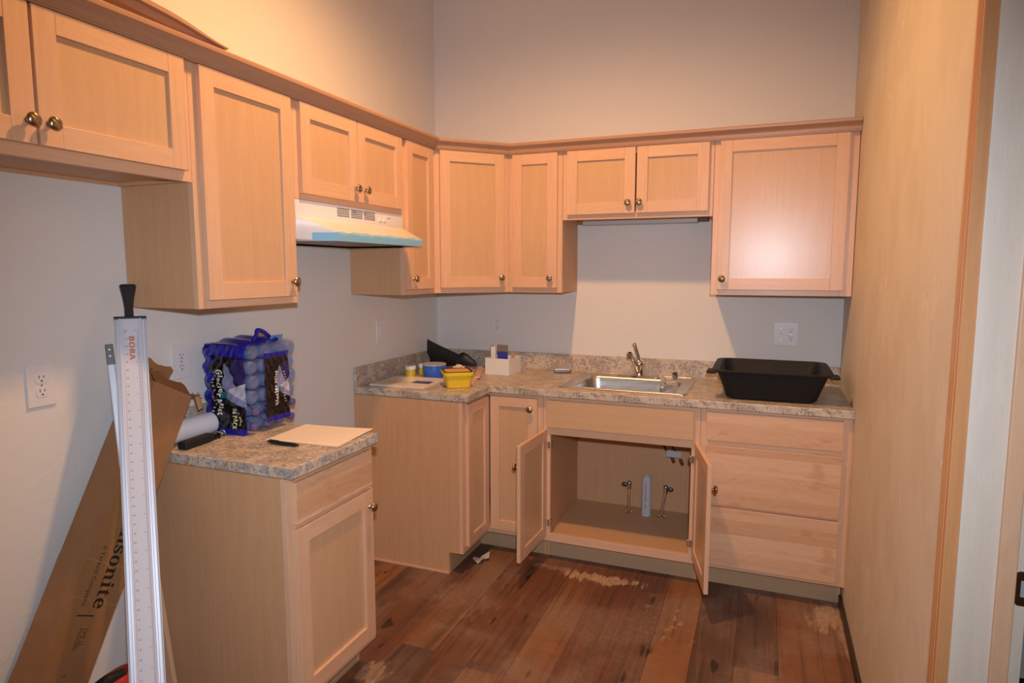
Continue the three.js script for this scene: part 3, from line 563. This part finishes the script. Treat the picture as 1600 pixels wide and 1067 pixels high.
{
  const tx = canvasTex(512, 512, (c, w, h) => { c.fillStyle = '#e6dccb'; c.fillRect(0, 0, w, h); c.fillStyle = '#eee6da'; c.fillRect(20, 20, 330, 240); c.fillStyle = '#d8c6a4'; c.fillRect(40, 290, 250, 160); c.fillStyle = '#26305e'; c.fillRect(300, 210, 170, 130); c.fillStyle = '#8f95b4'; c.fillRect(320, 250, 110, 14); });
  const t = thing('brochure', 'flat cream brochure with a blue block lying on the corner counter', 'brochure', [8.4, CH + 0.02, 28.2], 0.03);
  mesh('pages', bx(-6.2, 6.2, 0, 0.34, -5.4, 5.6, 0.03), std(0xd9d2c6, 0.6), t);
  mesh('cover', surf(1, 1, (u, v) => [-6.15 + 12.3 * u, 0.35, 5.55 - 10.9 * v]), new THREE.MeshPhysicalMaterial({ map: tx, roughness: 0.35 }), t, { keepUV: true });
}
{ // black dustpan-shaped scoop leaning on the backsplash
  const t = thing('black_scoop', 'black plastic scoop with short handle leaning in the corner', 'scoop', [0, CH, 0]);
  const B2 = phy(new THREE.Color().setRGB(0.014, 0.013, 0.013), 0.5);
  mesh('blade', loft([0, 0.25, 0.5, 0.75, 1].map(s => { const x = mix(1.2, 10.2, s), zc = mix(7.2, 8.6, s), hh = mix(3.3, 1.35, Math.pow(s, 0.9)), cy = mix(3.45, 2.2, s), th = mix(0.25, 0.8, s); return Array.from({ length: 16 }, (_, i) => { const a = i / 16 * Math.PI * 2; return [x + (a > Math.PI ? 0.5 * (1 - s) : -0.2 * (1 - s)), cy + hh * Math.sin(a) * (Math.abs(Math.sin(a)) > 0.7 ? 1 : 0.9), zc + th * Math.cos(a)]; }); }), true), B2, t);
  mesh('collar', new THREE.TorusGeometry(1.1, 0.12, 10, 28).rotateY(L90).scale(1, 1.1, 0.8).translate(10.1, 2.4, 8.65), phy(new THREE.Color().setRGB(0.25, 0.27, 0.3), 0.25), t);
  mesh('grip', loft([[10.1, 2.5, 1.3], [11.2, 2.75, 1.5], [12.2, 2.5, 1.35], [13.4, 2.0, 0.95], [14.3, 1.7, 0.55], [14.6, 1.6, 0.2]].map(([x, y, r]) => Array.from({ length: 16 }, (_, i) => { const a = i / 16 * Math.PI * 2; return [x, y + r * Math.sin(a), 8.7 + 0.8 * r * Math.cos(a)]; })), true), B2, t);
  mesh('grip_foot', bx(9.6, 10.8, 0.02, 1.6, 8.2, 9.3, 0.3, 2), B2, t);
}
for (const [i, [x0, z0, x1, z1, dy]] of [[15.0, 6.0, 21.0, 25.8, 0], [13.2, 7.2, 19.0, 25.2, 0], [13.9, 4.8, 19.6, 19.5, 0.3], [12.4, 7.6, 17.6, 20.4, 0.3]].entries()) {
  const L = Math.hypot(x1 - x0, z1 - z0), m = thing('stir_stick', ['wooden stick nearest the white box in the bundle', 'wooden stick reaching farthest under the yellow tub lid', 'upper wooden stick of the bundle on the white box side', 'upper wooden stick of the bundle nearest the black scoop'][i], 'stick', [(x0 + x1) / 2, CH + dy, (z0 + z1) / 2], Math.atan2(x1 - x0, z1 - z0), 'wooden sticks behind the yellow tub');
  mesh('stick', bx(-0.6, 0.6, 0.01, 0.29, -L / 2, L / 2, 0.05), SOLID[i % 3], m, { grain: 'z' });
}
{
  const m = mesh('crumpled_paper', new THREE.IcosahedronGeometry(1.0, 3), std(0xe2cfae, 0.8), null);
  const p = m.geometry.attributes.position; for (let i = 0; i < p.count; i++) { const x = p.getX(i) / K, y = p.getY(i) / K, z = p.getZ(i) / K, n = 0.7 + 0.6 * hash(Math.round(x * 3), Math.round(y * 3) * 7 + Math.round(z * 3), 5); p.setXYZ(i, x * n * 1.3 * K, y * n * 0.8 * K, z * n * K); }
  m.geometry.computeVertexNormals(); m.position.set(12.4 * K, (CH + 1.1) * K, 13.5 * K); tag(m, 'cream crumpled paper between black scoop and yellow tub', 'paper');
}
{
  const t = thing('card_box', 'small open white card box against the back of the counter', 'box', [18.6, CH, 5.6], -0.06);
  const wh = std(new THREE.Color().setRGB(0.76, 0.73, 0.68), 0.7);
  for (const [n, g] of [['wall_panel', bx(0, 5.9, 0.01, 3.65, 6.3, 6.4, 0)], ['wall_panel', bx(0, 5.9, 0.01, 3.65, 0, 0.1, 0)], ['wall_panel', bx(0, 0.1, 0.01, 3.65, 0.1, 6.3, 0)], ['wall_panel', bx(5.8, 5.9, 0.01, 3.65, 0.1, 6.3, 0)], ['bottom', bx(0.1, 5.8, 0.01, 0.1, 0.1, 6.3, 0)]]) mesh(n, g, wh, t);
  const card = (name, label, x0, x1, h, z, mats) => { const c = thing(name, label, 'card', [18.6, CH + 0.12, 5.6], -0.06, 'cards in the white box'); mats.forEach(([pn, a, b, mt]) => mesh(pn, bx(x0, x1, a, b, z, z + 0.5, 0.03), mt, c)); };
  card('sample_card', 'brown sample card with blue band in the white box', 2.2, 4.6, 0, 4.2, [['label_band', 0, 4.9, phy(new THREE.Color().setRGB(0.03, 0.05, 0.32), 0.4)], ['card', 4.9, 6.4, phy(new THREE.Color().setRGB(0.2, 0.155, 0.125), 0.5)]]);
  card('sample_card', 'tall white card in the white box', 0.9, 2.0, 0, 4.8, [['card', 0, 6.0, wh]]);
  card('sample_card', 'thin grey-brown card at the left end of the white box', 0.25, 0.75, 0, 3.6, [['card', 0, 6.1, std(0x8a7868, 0.6)]]);
  card('sample_card', 'short tan card at the right end of the white box', 4.9, 5.6, 0, 2.6, [['card', 0, 4.6, std(0xc59a74, 0.6)]]);
}

// ------------------------------------------------------------------ things on the left counter
{
  const m = thing('paper_sheet', 'handwritten paper sheet on the left foreground counter', 'paper', [18.2, CH + 0.01, 69.9], 0.08);
  const tx = canvasTex(512, 512, (c, w, h) => { c.fillStyle = '#ece0d0'; c.fillRect(0, 0, w, h); c.strokeStyle = 'rgba(120,110,105,0.55)'; c.lineWidth = 1.4; for (let y = 40; y < 480; y += 26) { c.beginPath(); for (let x = 30; x < 300 + 150 * hash(y, 1, 2); x += 5) c.lineTo(x, y + 5 * (hash(x, y, 3) - 0.5)); c.stroke(); } });
  mesh('sheet', surf(10, 10, (u, v) => [-5.6 + 11.4 * u, 0.03 + 0.12 * Math.pow(u, 4) * v + 0.03 * Math.sin(u * 5 + v * 3), 4.9 - 9.6 * v]), new THREE.MeshPhysicalMaterial({ map: tx, roughness: 0.75, side: THREE.DoubleSide }), m, { keepUV: true });
  const p = thing('ballpoint_pen', 'black pen lying across the edge of the paper', 'pen', [17.1, CH + 0.3, 76.4], -0.06);
  mesh('barrel', lathe([[0, -2.9], [0.1, -2.8], [0.22, -2.2], [0.26, -0.5], [0.24, 2.0], [0.16, 2.2], [0.14, 2.6], [0, 2.65]], 16).rotateZ(L90), BLACK, p); mesh('clip', bx(-2.3, -0.6, 0.2, 0.3, -0.08, 0.08, 0.03), BLACK, p);
}
{
  const t = thing('paper_tube', 'white rolled paper tube behind the cardboard box on left counter', 'tube', [3.0, CH + 1.55, 79.2], 0);
  mesh('roll', lathe([[1.3, -4.4], [1.5, -4.4], [1.5, 3.7], [1.3, 3.7], [1.3, -4.4]], 32).rotateX(L90), std(new THREE.Color().setRGB(0.74, 0.75, 0.8), 0.5), t);
  const b = thing('black_hand_tool', 'black tool with chain-like end beside the white tube', 'tool', [6.2, CH, 78.6], 0.1);
  mesh('handle', bx(-0.75, 0.75, 0.02, 1.1, -0.8, 4.5, 0.3, 2), BLACK, b); mesh('shaft', bx(-0.55, 0.55, 0.05, 0.8, -2.2, -0.8, 0.2, 2), std(0x1c1d20, 0.3, { metalness: 0.6 }), b);
  for (let i = 0; i < 3; i++) mesh('link', new THREE.TorusGeometry(0.36, 0.12, 8, 16).rotateX(i % 2 ? L90 : 0.4).translate(0, 0.5, -2.3 - i * 0.45), NICKEL, b);
}
{ // shrink-wrapped pack of bottles standing on its side: caps face the room
  const PZ = 74.5, t = thing('water_bottle_pack', 'blue shrink-wrapped pack of water bottles on the left counter', 'bottle pack', [2.2, CH, PZ]);
  const PET = phy(new THREE.Color().setRGB(0.5, 0.64, 0.9), 0.1, { transmission: 0.8, thickness: 0, ior: 1.4 }), CAP = phy(new THREE.Color().setRGB(0.1, 0.09, 0.26), 0.4);
  const bodyG = flat(lathe([[0, 0.2], [0.7, 0], [1.0, 0.25], [1.03, 1.2], [0.98, 1.35], [1.03, 1.5], [1.03, 3.6], [0.98, 3.75], [1.03, 3.9], [1.02, 4.6], [0.75, 5.6], [0.45, 6.3], [0.42, 6.6]], 18).rotateZ(-L90)), capG = flat(lathe([[0.42, 6.5], [0.56, 6.5], [0.56, 7.15], [0.5, 7.22], [0, 7.22]], 16).rotateZ(-L90));
  for (const g of [bodyG, capG]) g.scale(K, K, K);
  for (let r = 0; r < 6; r++) for (let k = 0; k < 4; k++) {
    const y = 1.12 + r * 2.1, z = -1.35 - k * 2.55 + (r % 2 ? -0.25 : 0.1);
    const b = new THREE.Mesh(bodyG, PET); b.name = 'bottle'; b.position.set(0.3 * K, y * K, z * K); b.castShadow = b.receiveShadow = true; t.add(b); if (r >= 2) { b.rotation.z = Math.PI; b.position.x = 7.45 * K; }
    const c = new THREE.Mesh(capG, CAP); c.name = 'cap'; c.castShadow = c.receiveShadow = true; b.add(c);
  }
  const art = (c, w, h, up) => {
    c.fillStyle = '#1a1a8c'; c.fillRect(0, 0, w, h);
    if (up) { c.fillStyle = '#15121a'; c.fillRect(0, h * 0.07, w, h * 0.86); }
    c.fillStyle = '#0d0d14'; c.beginPath(); c.moveTo(w * 0.2, h * 0.12);
    for (let i = 0; i <= 40; i++) c.lineTo(w * (0.22 + 0.06 * Math.sin(i * 0.62)), h * (0.12 + 0.8 * i / 40));
    c.lineTo(w * 0.98, h * 0.92); c.lineTo(w * 0.98, h * 0.14); c.closePath(); c.fill();
    c.fillStyle = '#2c2456'; c.beginPath(); c.moveTo(w * 0.7, h * 0.15); c.lineTo(w, h * 0.15); c.lineTo(w, h * 0.5); c.lineTo(w * 0.78, h * 0.4); c.closePath(); c.fill();
    c.fillStyle = '#7f83a8'; c.beginPath(); c.moveTo(w * 0.55, h * 0.2); c.lineTo(w * 0.68, h * 0.24); c.lineTo(w * 0.8, h * 0.45); c.lineTo(w, h * 0.48); c.lineTo(w, h * 0.7); c.lineTo(w * 0.62, h * 0.6); c.lineTo(w * 0.5, h * 0.48); c.closePath(); c.fill();
    c.fillStyle = '#b7b4c2'; c.beginPath(); c.moveTo(w * 0.6, h * 0.5); c.lineTo(w, h * 0.42); c.lineTo(w, h * 0.62); c.closePath(); c.fill();
    c.fillStyle = '#1e6a72'; c.fillRect(w * 0.44, h * 0.52, w * 0.18, h * 0.07);
    c.save(); c.translate(w * (up ? 0.46 : 0.42), h * 0.53); c.rotate(up ? -L90 : L90); c.textAlign = 'center'; c.fillStyle = '#efe9dc'; c.font = 'bold 92px sans-serif'; c.fillText('Glacier Mist', 0, 30); c.restore();
    c.save(); c.translate(w * (up ? 0.8 : 0.28), h * 0.53); c.rotate(up ? -L90 : L90); c.textAlign = 'center'; c.fillStyle = '#d9d6dd'; c.font = 'bold 36px sans-serif'; c.fillText('S  P  R  I  N  G     W  A  T  E  R', 0, 20); c.restore();
  };
  const frontTx = canvasTex(512, 1024, (c, w, h) => { art(c, w, h, false); c.fillStyle = '#0d0d14'; c.fillRect(w * 0.55, h * 0.68, w * 0.44, h * 0.25); c.save(); c.translate(w * 0.8, h * 0.81); c.rotate(L90); c.textAlign = 'center'; c.fillStyle = '#e3dca8'; c.font = 'bold 62px sans-serif'; c.fillText('24 PACK', 0, 40); strokes(c, -70, 70, -26, 22, 21); c.restore(); });
  const sideTx = canvasTex(512, 1024, (c, w, h) => art(c, w, h, true));
  const FILM = (m) => new THREE.MeshPhysicalMaterial({ map: m, roughness: 0.2, side: THREE.DoubleSide });
  const bump = y => 0.55 * Math.abs(Math.sin((y + 0.0) * Math.PI / 2.1)), wr = (a, b) => 0.1 * Math.sin(a * 2.3 + b * 1.7) + 0.06 * Math.sin(a * 5.1 - b * 3.3);
  mesh('printed_film', surf(30, 60, (u, v) => { const y = 12.75 * v, x0 = -0.15 - bump(y), x = mix(x0, 6.9, u); return [x, y, 0.08 + wr(x, y) - 0.5 * Math.pow(1 - u, 6) - 0.45 * Math.pow(u, 8) + 0.16 * Math.abs(Math.sin(y * Math.PI / 2.1))]; }), FILM(frontTx), t, { keepUV: true, label: 'printed blue and black end film' });
  const BLUEF = phy(new THREE.Color().setRGB(0.012, 0.016, 0.30), 0.22, { side: THREE.DoubleSide });
  mesh('blue_film', surf(30, 60, (u, v) => { const y = 12.75 * v, x = -0.15 - bump(y); return [x + 0.1 * Math.sin(u * 14), y, -0.4 - 9.6 * u]; }), BLUEF, t, { keepUV: true });
  mesh('blue_film', surf(40, 30, (u, v) => { const z = 0.05 - 7.4 * u, x = mix(-0.35, 6.9, v); return [x, 12.7 + 0.35 * Math.sin(u * 2.6) + 0.5 * u + 0.18 * Math.sin(u * 17 + v * 3) - 0.6 * Math.pow(2 * v - 1, 6), z]; }), BLUEF, t, { keepUV: true });
  mesh('carry_loop', tube([[5.6, 13.0, -3.4], [5.6, 13.9, -4.2], [5.4, 14.5, -4.6], [5.6, 14.2, -5.6], [5.8, 13.4, -6.6]], 0.3, 30, 10), BLUEF, t);
  const CLEAR = phy(0xffffff, 0.06, { transmission: 1, thickness: 0, ior: 1.45, side: THREE.DoubleSide });
  mesh('clear_film', surf(40, 50, (u, v) => { const z = -0.2 - 10.2 * u, y = 12.9 * v; return [7.55 + 0.12 * Math.sin(z * 2.46) * Math.sin(y * 2.99) + wr(z, y), y, z]; }), CLEAR, t, { keepUV: true });
  mesh('clear_film', surf(20, 20, (u, v) => { const z = -6.8 - 3.6 * u, x = mix(-0.1, 7.4, v); return [x, 12.7 + wr(x * 2, z), z]; }), CLEAR, t, { keepUV: true });
  mesh('printed_film', surf(24, 40, (u, v) => { const z = -3.2 - 5.0 * u, y = 1.3 + 10 * v; return [7.72 + wr(z, y), y, z]; }), FILM(sideTx), t, { keepUV: true, label: 'printed film strip over the caps' });
  mesh('paper_scrap', surf(6, 3, (u, v) => [6.2 + 0.2 * v, 12.9 + 0.7 * v, -6.2 - 2.6 * u]), phy(new THREE.Color().setRGB(0.1, 0.28, 0.62), 0.4, { side: THREE.DoubleSide }), t, { keepUV: true, label: 'light blue film corner' });
}

// ------------------------------------------------------------------ things leaning at the left
function leaning(name, label, category, bottom, top, face) {   // local y runs from bottom to top, z faces `face`
  const t = thing(name, label, category, bottom), Y = new THREE.Vector3(...top).sub(new THREE.Vector3(...bottom)), L = Y.length(); Y.normalize();
  const Z = new THREE.Vector3(...face); Z.addScaledVector(Y, -Z.dot(Y)).normalize(); const X = Y.clone().cross(Z);
  t.setRotationFromMatrix(new THREE.Matrix4().makeBasis(X, Y, Z)); return [t, L];
}
{
  const ALU = std(new THREE.Color().setRGB(0.6, 0.64, 0.71), 0.48, { metalness: 0.3 });
  const [t, L] = leaning('clamp_guide', 'wide silver clamping straightedge with black handle and orange lettering', 'straightedge', [22.6, 0.5, 102.6], [3.4, 52.7, 86.6], [0.75, 0.25, 0.62]);
  const w = 1.68;
  const prof = [[-w, 0], [w, 0], [w, 0.45], [w - 0.12, 0.5], [w - 0.2, 0.3], [w - 0.45, 0.3], [w - 0.5, 0.62], [w - 0.68, 0.62], [w - 0.72, 0.5], [-w + 0.72, 0.5], [-w + 0.68, 0.62], [-w + 0.5, 0.62], [-w + 0.45, 0.3], [-w + 0.2, 0.3], [-w + 0.12, 0.5], [-w, 0.45]];
  mesh('rail', extr(prof.map(([x, y]) => [x, -y]), L - 0.6).rotateX(-L90).translate(0, 0.5, 0), ALU, t);
  const tx = canvasTex(256, 2048, (c, W2, H) => {
    c.fillStyle = '#c8cdd8'; c.fillRect(0, 0, W2, H); c.strokeStyle = '#a85b50'; c.lineWidth = 3; for (const x of [22, 234]) { c.beginPath(); c.moveTo(x, 0); c.lineTo(x, H); c.stroke(); }
    c.fillStyle = '#4a4d55'; c.textAlign = 'center'; c.font = '40px sans-serif';
    const put = (str, x, y, sx, sy) => { c.save(); c.translate(x, y); c.rotate(L90); c.scale(sx, sy); c.fillText(str, 0, 14); c.restore(); };
    for (let i = 1; i < 56; i++) { const y = 20 + i * 36; c.fillRect(36, y, 16, 1.5); if (i < 51) put(String(51 - i), 62, y, 0.2, 0.75); for (let k = 0; k < 8; k++) c.fillRect(k % 4 ? 216 : 208, y + k * 4.5, k % 4 ? 14 : 22, 1); if (i % 2 && i < 51) put(String(51 - i), 192, y, 0.16, 0.6); }
    c.fillStyle = '#c9642a'; c.font = 'bold 72px sans-serif'; put('BORA', 118, 135, 0.58, 1.5);
    c.fillStyle = '#6a6d75'; for (let k = 0; k < 5; k++) c.fillRect(34, 52 + k * 4, 14, 2);
  });
  mesh('scale', surf(1, 1, (u, v) => [-0.95 + 1.9 * u, 0.6 + (L - 0.8) * v, 0.505]), new THREE.MeshPhysicalMaterial({ map: tx, roughness: 0.6 }), t, { keepUV: true, label: 'printed inch scale with orange BORA lettering' });
  const DK = phy(new THREE.Color().setRGB(0.02, 0.02, 0.024), 0.4);
  mesh('end_cap', bx(-w - 0.06, w + 0.06, L - 0.2, L + 0.1, -0.05, 0.68, 0.08), DK, t); mesh('end_cap', bx(-w - 0.06, w + 0.06, 0.2, 0.55, -0.05, 0.68, 0.08), DK, t);
  mesh('handle', loft([[0.5, 0, 0.3], [0.48, 1.2, 0.32], [0.62, 2.6, 0.36], [0.86, 3.9, 0.42], [0.92, 4.25, 0.4], [0.8, 4.4, 0.3]].map(([a, y, d]) => rrect(-a, a, -d, d, Math.min(d * 0.8, 0.25), 3).map(([x, z]) => [x - 0.1, L + y, z + 0.3])), true), DK, t);
  mesh('handle_insert', bx(-0.62, 0.42, L + 4.36, L + 4.46, 0.12, 0.46, 0.04), std(0xb98250, 0.5), t, { label: 'tan slot on top of the handle' });
  // slimmer rule standing behind it
  const [r, M] = leaning('clamp_guide', 'narrow silver rule with grey end tab behind the wide straightedge', 'straightedge', [15.4, 0.3, 95.6], [1.5, 49.6, 88.2], [0.75, 0.2, 0.62]);
  mesh('rail', extr([[-0.42, 0], [1.3, 0], [1.3, -0.2], [0.42, -0.2], [0.42, -0.45], [0.3, -0.5], [-0.3, -0.5], [-0.42, -0.45]], M - 2.6).rotateX(-L90), ALU, r);
  mesh('end_tab', bx(-0.42, 0.42, M - 3, M, 0.05, 0.3, 0.08), std(new THREE.Color().setRGB(0.13, 0.13, 0.125), 0.4, { metalness: 0.5 }), r);
  for (const y of [M - 0.7, M - 1.5]) mesh('rivet', cyl(0.13, 0.13, 0.06, 12).rotateX(L90).translate(0, y, 0.32), WHITE, r);
  const tx2 = canvasTex(64, 1024, (c, w2, h) => { c.fillStyle = '#dfe5ee'; c.fillRect(0, 0, w2, h); c.fillStyle = '#2e3238'; c.font = 'bold 26px sans-serif'; for (let i = 0; i < 30; i++) { c.fillRect(4, 12 + i * 34, 14, 2); c.save(); c.translate(34, 16 + i * 34); c.rotate(L90); c.fillText(String((i % 12) + 1), -8, 8); c.restore(); } });
  mesh('scale', surf(1, 1, (u, v) => [0.46 + 0.8 * u, 0.4 + (M - 3.2) * v, 0.21]), new THREE.MeshPhysicalMaterial({ map: tx2, roughness: 0.3 }), r, { keepUV: true });
}
{ // long flooring carton, leaning along the wall with its top on the counter edge
  const cardTex = dataTex(256, 512, (u, v) => mix3(mix3([158, 116, 78], [140, 100, 66], fbm(u, v, 3, 5, 4, 1400)), [120, 84, 54], 0.25 * fbm(u, v, 60, 12, 2, 1410)));
  const CARD = std(0xffffff, 0.75, { map: cardTex }), INNER = std(0xc08a58, 0.75);
  const [t, L] = leaning('flooring_carton', 'long brown cardboard carton with black lettering leaning along the wall', 'carton', [3.75, 1.5, 105.95], [3.75, 43.5, 83.15], [1, 0, 0]);
  // local z = +x of the room, local -x = outward/up side; section 4.4 (z) x 6.3 (x)
  const hx = 3.0, hz = 2.25;
  mesh('body', loft([[0, 0], [0, 0.02], [0.3, 0.0], [0.31, 0.05], [0.55, -0.03], [0.56, 0.02], [1, 0]].map(([s, k]) => [[-hx + k, s * L, -hz], [-hx + k, s * L, hz], [hx - k, s * L, hz + k], [hx - k, s * L, -hz]].reverse()), false), CARD, t, { per: 20 });
  const tx = canvasTex(512, 2048, (c, w, h) => {
    c.fillStyle = '#94693f'; c.fillRect(0, 0, w, h);
    for (let i = 0; i < 2600; i++) { c.fillStyle = `rgba(${hash(i, 1, 9) > 0.5 ? '60,38,20' : '180,135,90'},0.08)`; c.fillRect(hash(i, 2, 9) * w, hash(i, 3, 9) * h, 2 + 40 * hash(i, 4, 9), 2); }
    c.strokeStyle = 'rgba(190,150,105,0.5)'; c.lineWidth = 3; for (const y of [905, 1080, 1560]) { c.beginPath(); c.moveTo(0, y); c.lineTo(w, y + 30); c.stroke(); }
    const put = (s, x, y, f) => { c.save(); c.translate(x, y); c.rotate(L90); c.scale(1, 1.9); c.font = f; c.fillStyle = '#20150f'; c.fillText(s, 0, 0); c.restore(); };
    put('Johnsonite', 250, 592, 'bold 100px serif'); put('A Tarkett Company', 128, 836, '31px serif');
    c.fillStyle = '#20150f'; c.fillRect(120, 1160, 180, 6);
    put('THE ULTIMATE', 252, 1218, '29px sans-serif'); put('FLOORING EXPERIENCE', 204, 1218, '29px sans-serif');
    c.save(); c.translate(300, 110); c.rotate(0.05); c.scale(2, 1); c.fillStyle = '#20150f'; strokes(c, -60, 60, 0, 26, 15); c.restore();
  });
  mesh('printed_face', surf(1, 12, (u, v) => [-hx + 2 * hx * u, L * v, hz + 0.02 - 0.05 * Math.sin(v * 9)]), new THREE.MeshPhysicalMaterial({ map: tx, roughness: 0.75 }), t, { keepUV: true, label: 'side with black serif lettering' });
  const flapTx = canvasTex(256, 256, (c, w, h) => { c.fillStyle = '#94693f'; c.fillRect(0, 0, w, h); c.fillStyle = '#20150f'; [[92, 196], [70, 214], [66, 218], [84, 200]].forEach(([a, b], i) => strokes(c, a, b, 84 + i * 30, 15, 7 + i)); });
  const flap = (name, f, m, label) => mesh(name, surf(8, 8, f), m, t, { keepUV: true, label });
  const edge = (u, a) => a * (0.6 * Math.sin(u * 9) + 0.4 * Math.sin(u * 23 + 1));
  flap('flap', (u, v) => [-hx + 5.2 * u, L + (3.2 + edge(u, 0.3)) * v, -hz + 0.6 * v], new THREE.MeshPhysicalMaterial({ map: flapTx, roughness: 0.75, side: THREE.DoubleSide }), 'upright flap with four lines of text');
  flap('flap', (u, v) => [hx - 0.2 + (2.6 + edge(u, 0.3)) * v, L - 0.2 + 1.6 * v - 0.5 * v * v, hz - 4.2 * u], std(0x9a6c42, 0.75, { side: THREE.DoubleSide }));
  flap('flap', (u, v) => [hx + 1.4 + 1.6 * v, L + 0.8 - 1.7 * v + 0.2 * Math.sin(u * 8), hz - 0.4 - 1.4 * u], INNER, 'pale torn end of a flap');
  flap('flap', (u, v) => [-hx + 6 * u, L + (1.4 + edge(u, 0.2)) * v, hz - 1.8 * v], std(0x8f6238, 0.75, { side: THREE.DoubleSide }));
}
{ // thin board leaning behind
  const [t, L] = leaning('wooden_lath', 'thin pale wooden board behind the wide straightedge near the floor', 'board', [8.2, 0.2, 87.6], [1.2, 29, 85.2], [0, 0.1, 1]);
  mesh('board', bx(-1.5, 1.1, 0, L, -0.3, 0.3, 0.05), SOLID[2], t);
}
{ // red power tool standing at the foot, only its top in view
  const t = thing('power_tool', 'red and black power tool at the bottom left picture edge', 'tool', [9, 0, 96], L90);
  const RED = phy(new THREE.Color().setRGB(0.42, 0.025, 0.018), 0.32);
  mesh('housing', loft([[2.4, 1.6, 0.05], [2.6, 1.8, 0.6], [2.5, 1.7, 7], [2.6, 1.8, 9.5], [2.9, 1.9, 11.2], [2.6, 1.7, 12.4], [1.6, 1.2, 12.9]].map(([a, b, y]) => rrect(-a, a, -b, b, 0.8, 4).map(([x, z]) => [x + 0.8, y, z]).reverse()), true), RED, t);
  mesh('grip', tube([[-1.6, 10.5, 0], [-2.6, 12.0, 0], [-1.2, 12.9, 0.2], [1.0, 12.6, 0.3]], 0.75, 24, 12), BLACK, t);
  mesh('base_plate', bx(-2.6, 4.2, 0.02, 0.5, -2.3, 2.3, 0.12), std(0x2a2a2c, 0.4), t);
}
{ // scraps on the floor
  const t = thing('paper_scrap', 'torn white paper scrap on the floor by the corner toe kick', 'scrap', [24.3, 0, 29.4], 0.3);
  const P = std(0xc9c2b8, 0.7, { side: THREE.DoubleSide });
  mesh('sheet', surf(6, 6, (u, v) => [-1.2 + 2.2 * u, 0.1 + 1.5 * Math.abs(u - 0.5) * (0.4 + v), -1.6 + 2.6 * v]), P, t, { keepUV: true });
  mesh('sheet', surf(6, 6, (u, v) => [0.1 + 1.9 * u, 0.12 + 1.3 * u * (1 - 0.5 * v), -2.4 + 1.8 * v + 0.3 * u]), P, t, { keepUV: true });
}

renderer.render(scene, camera);
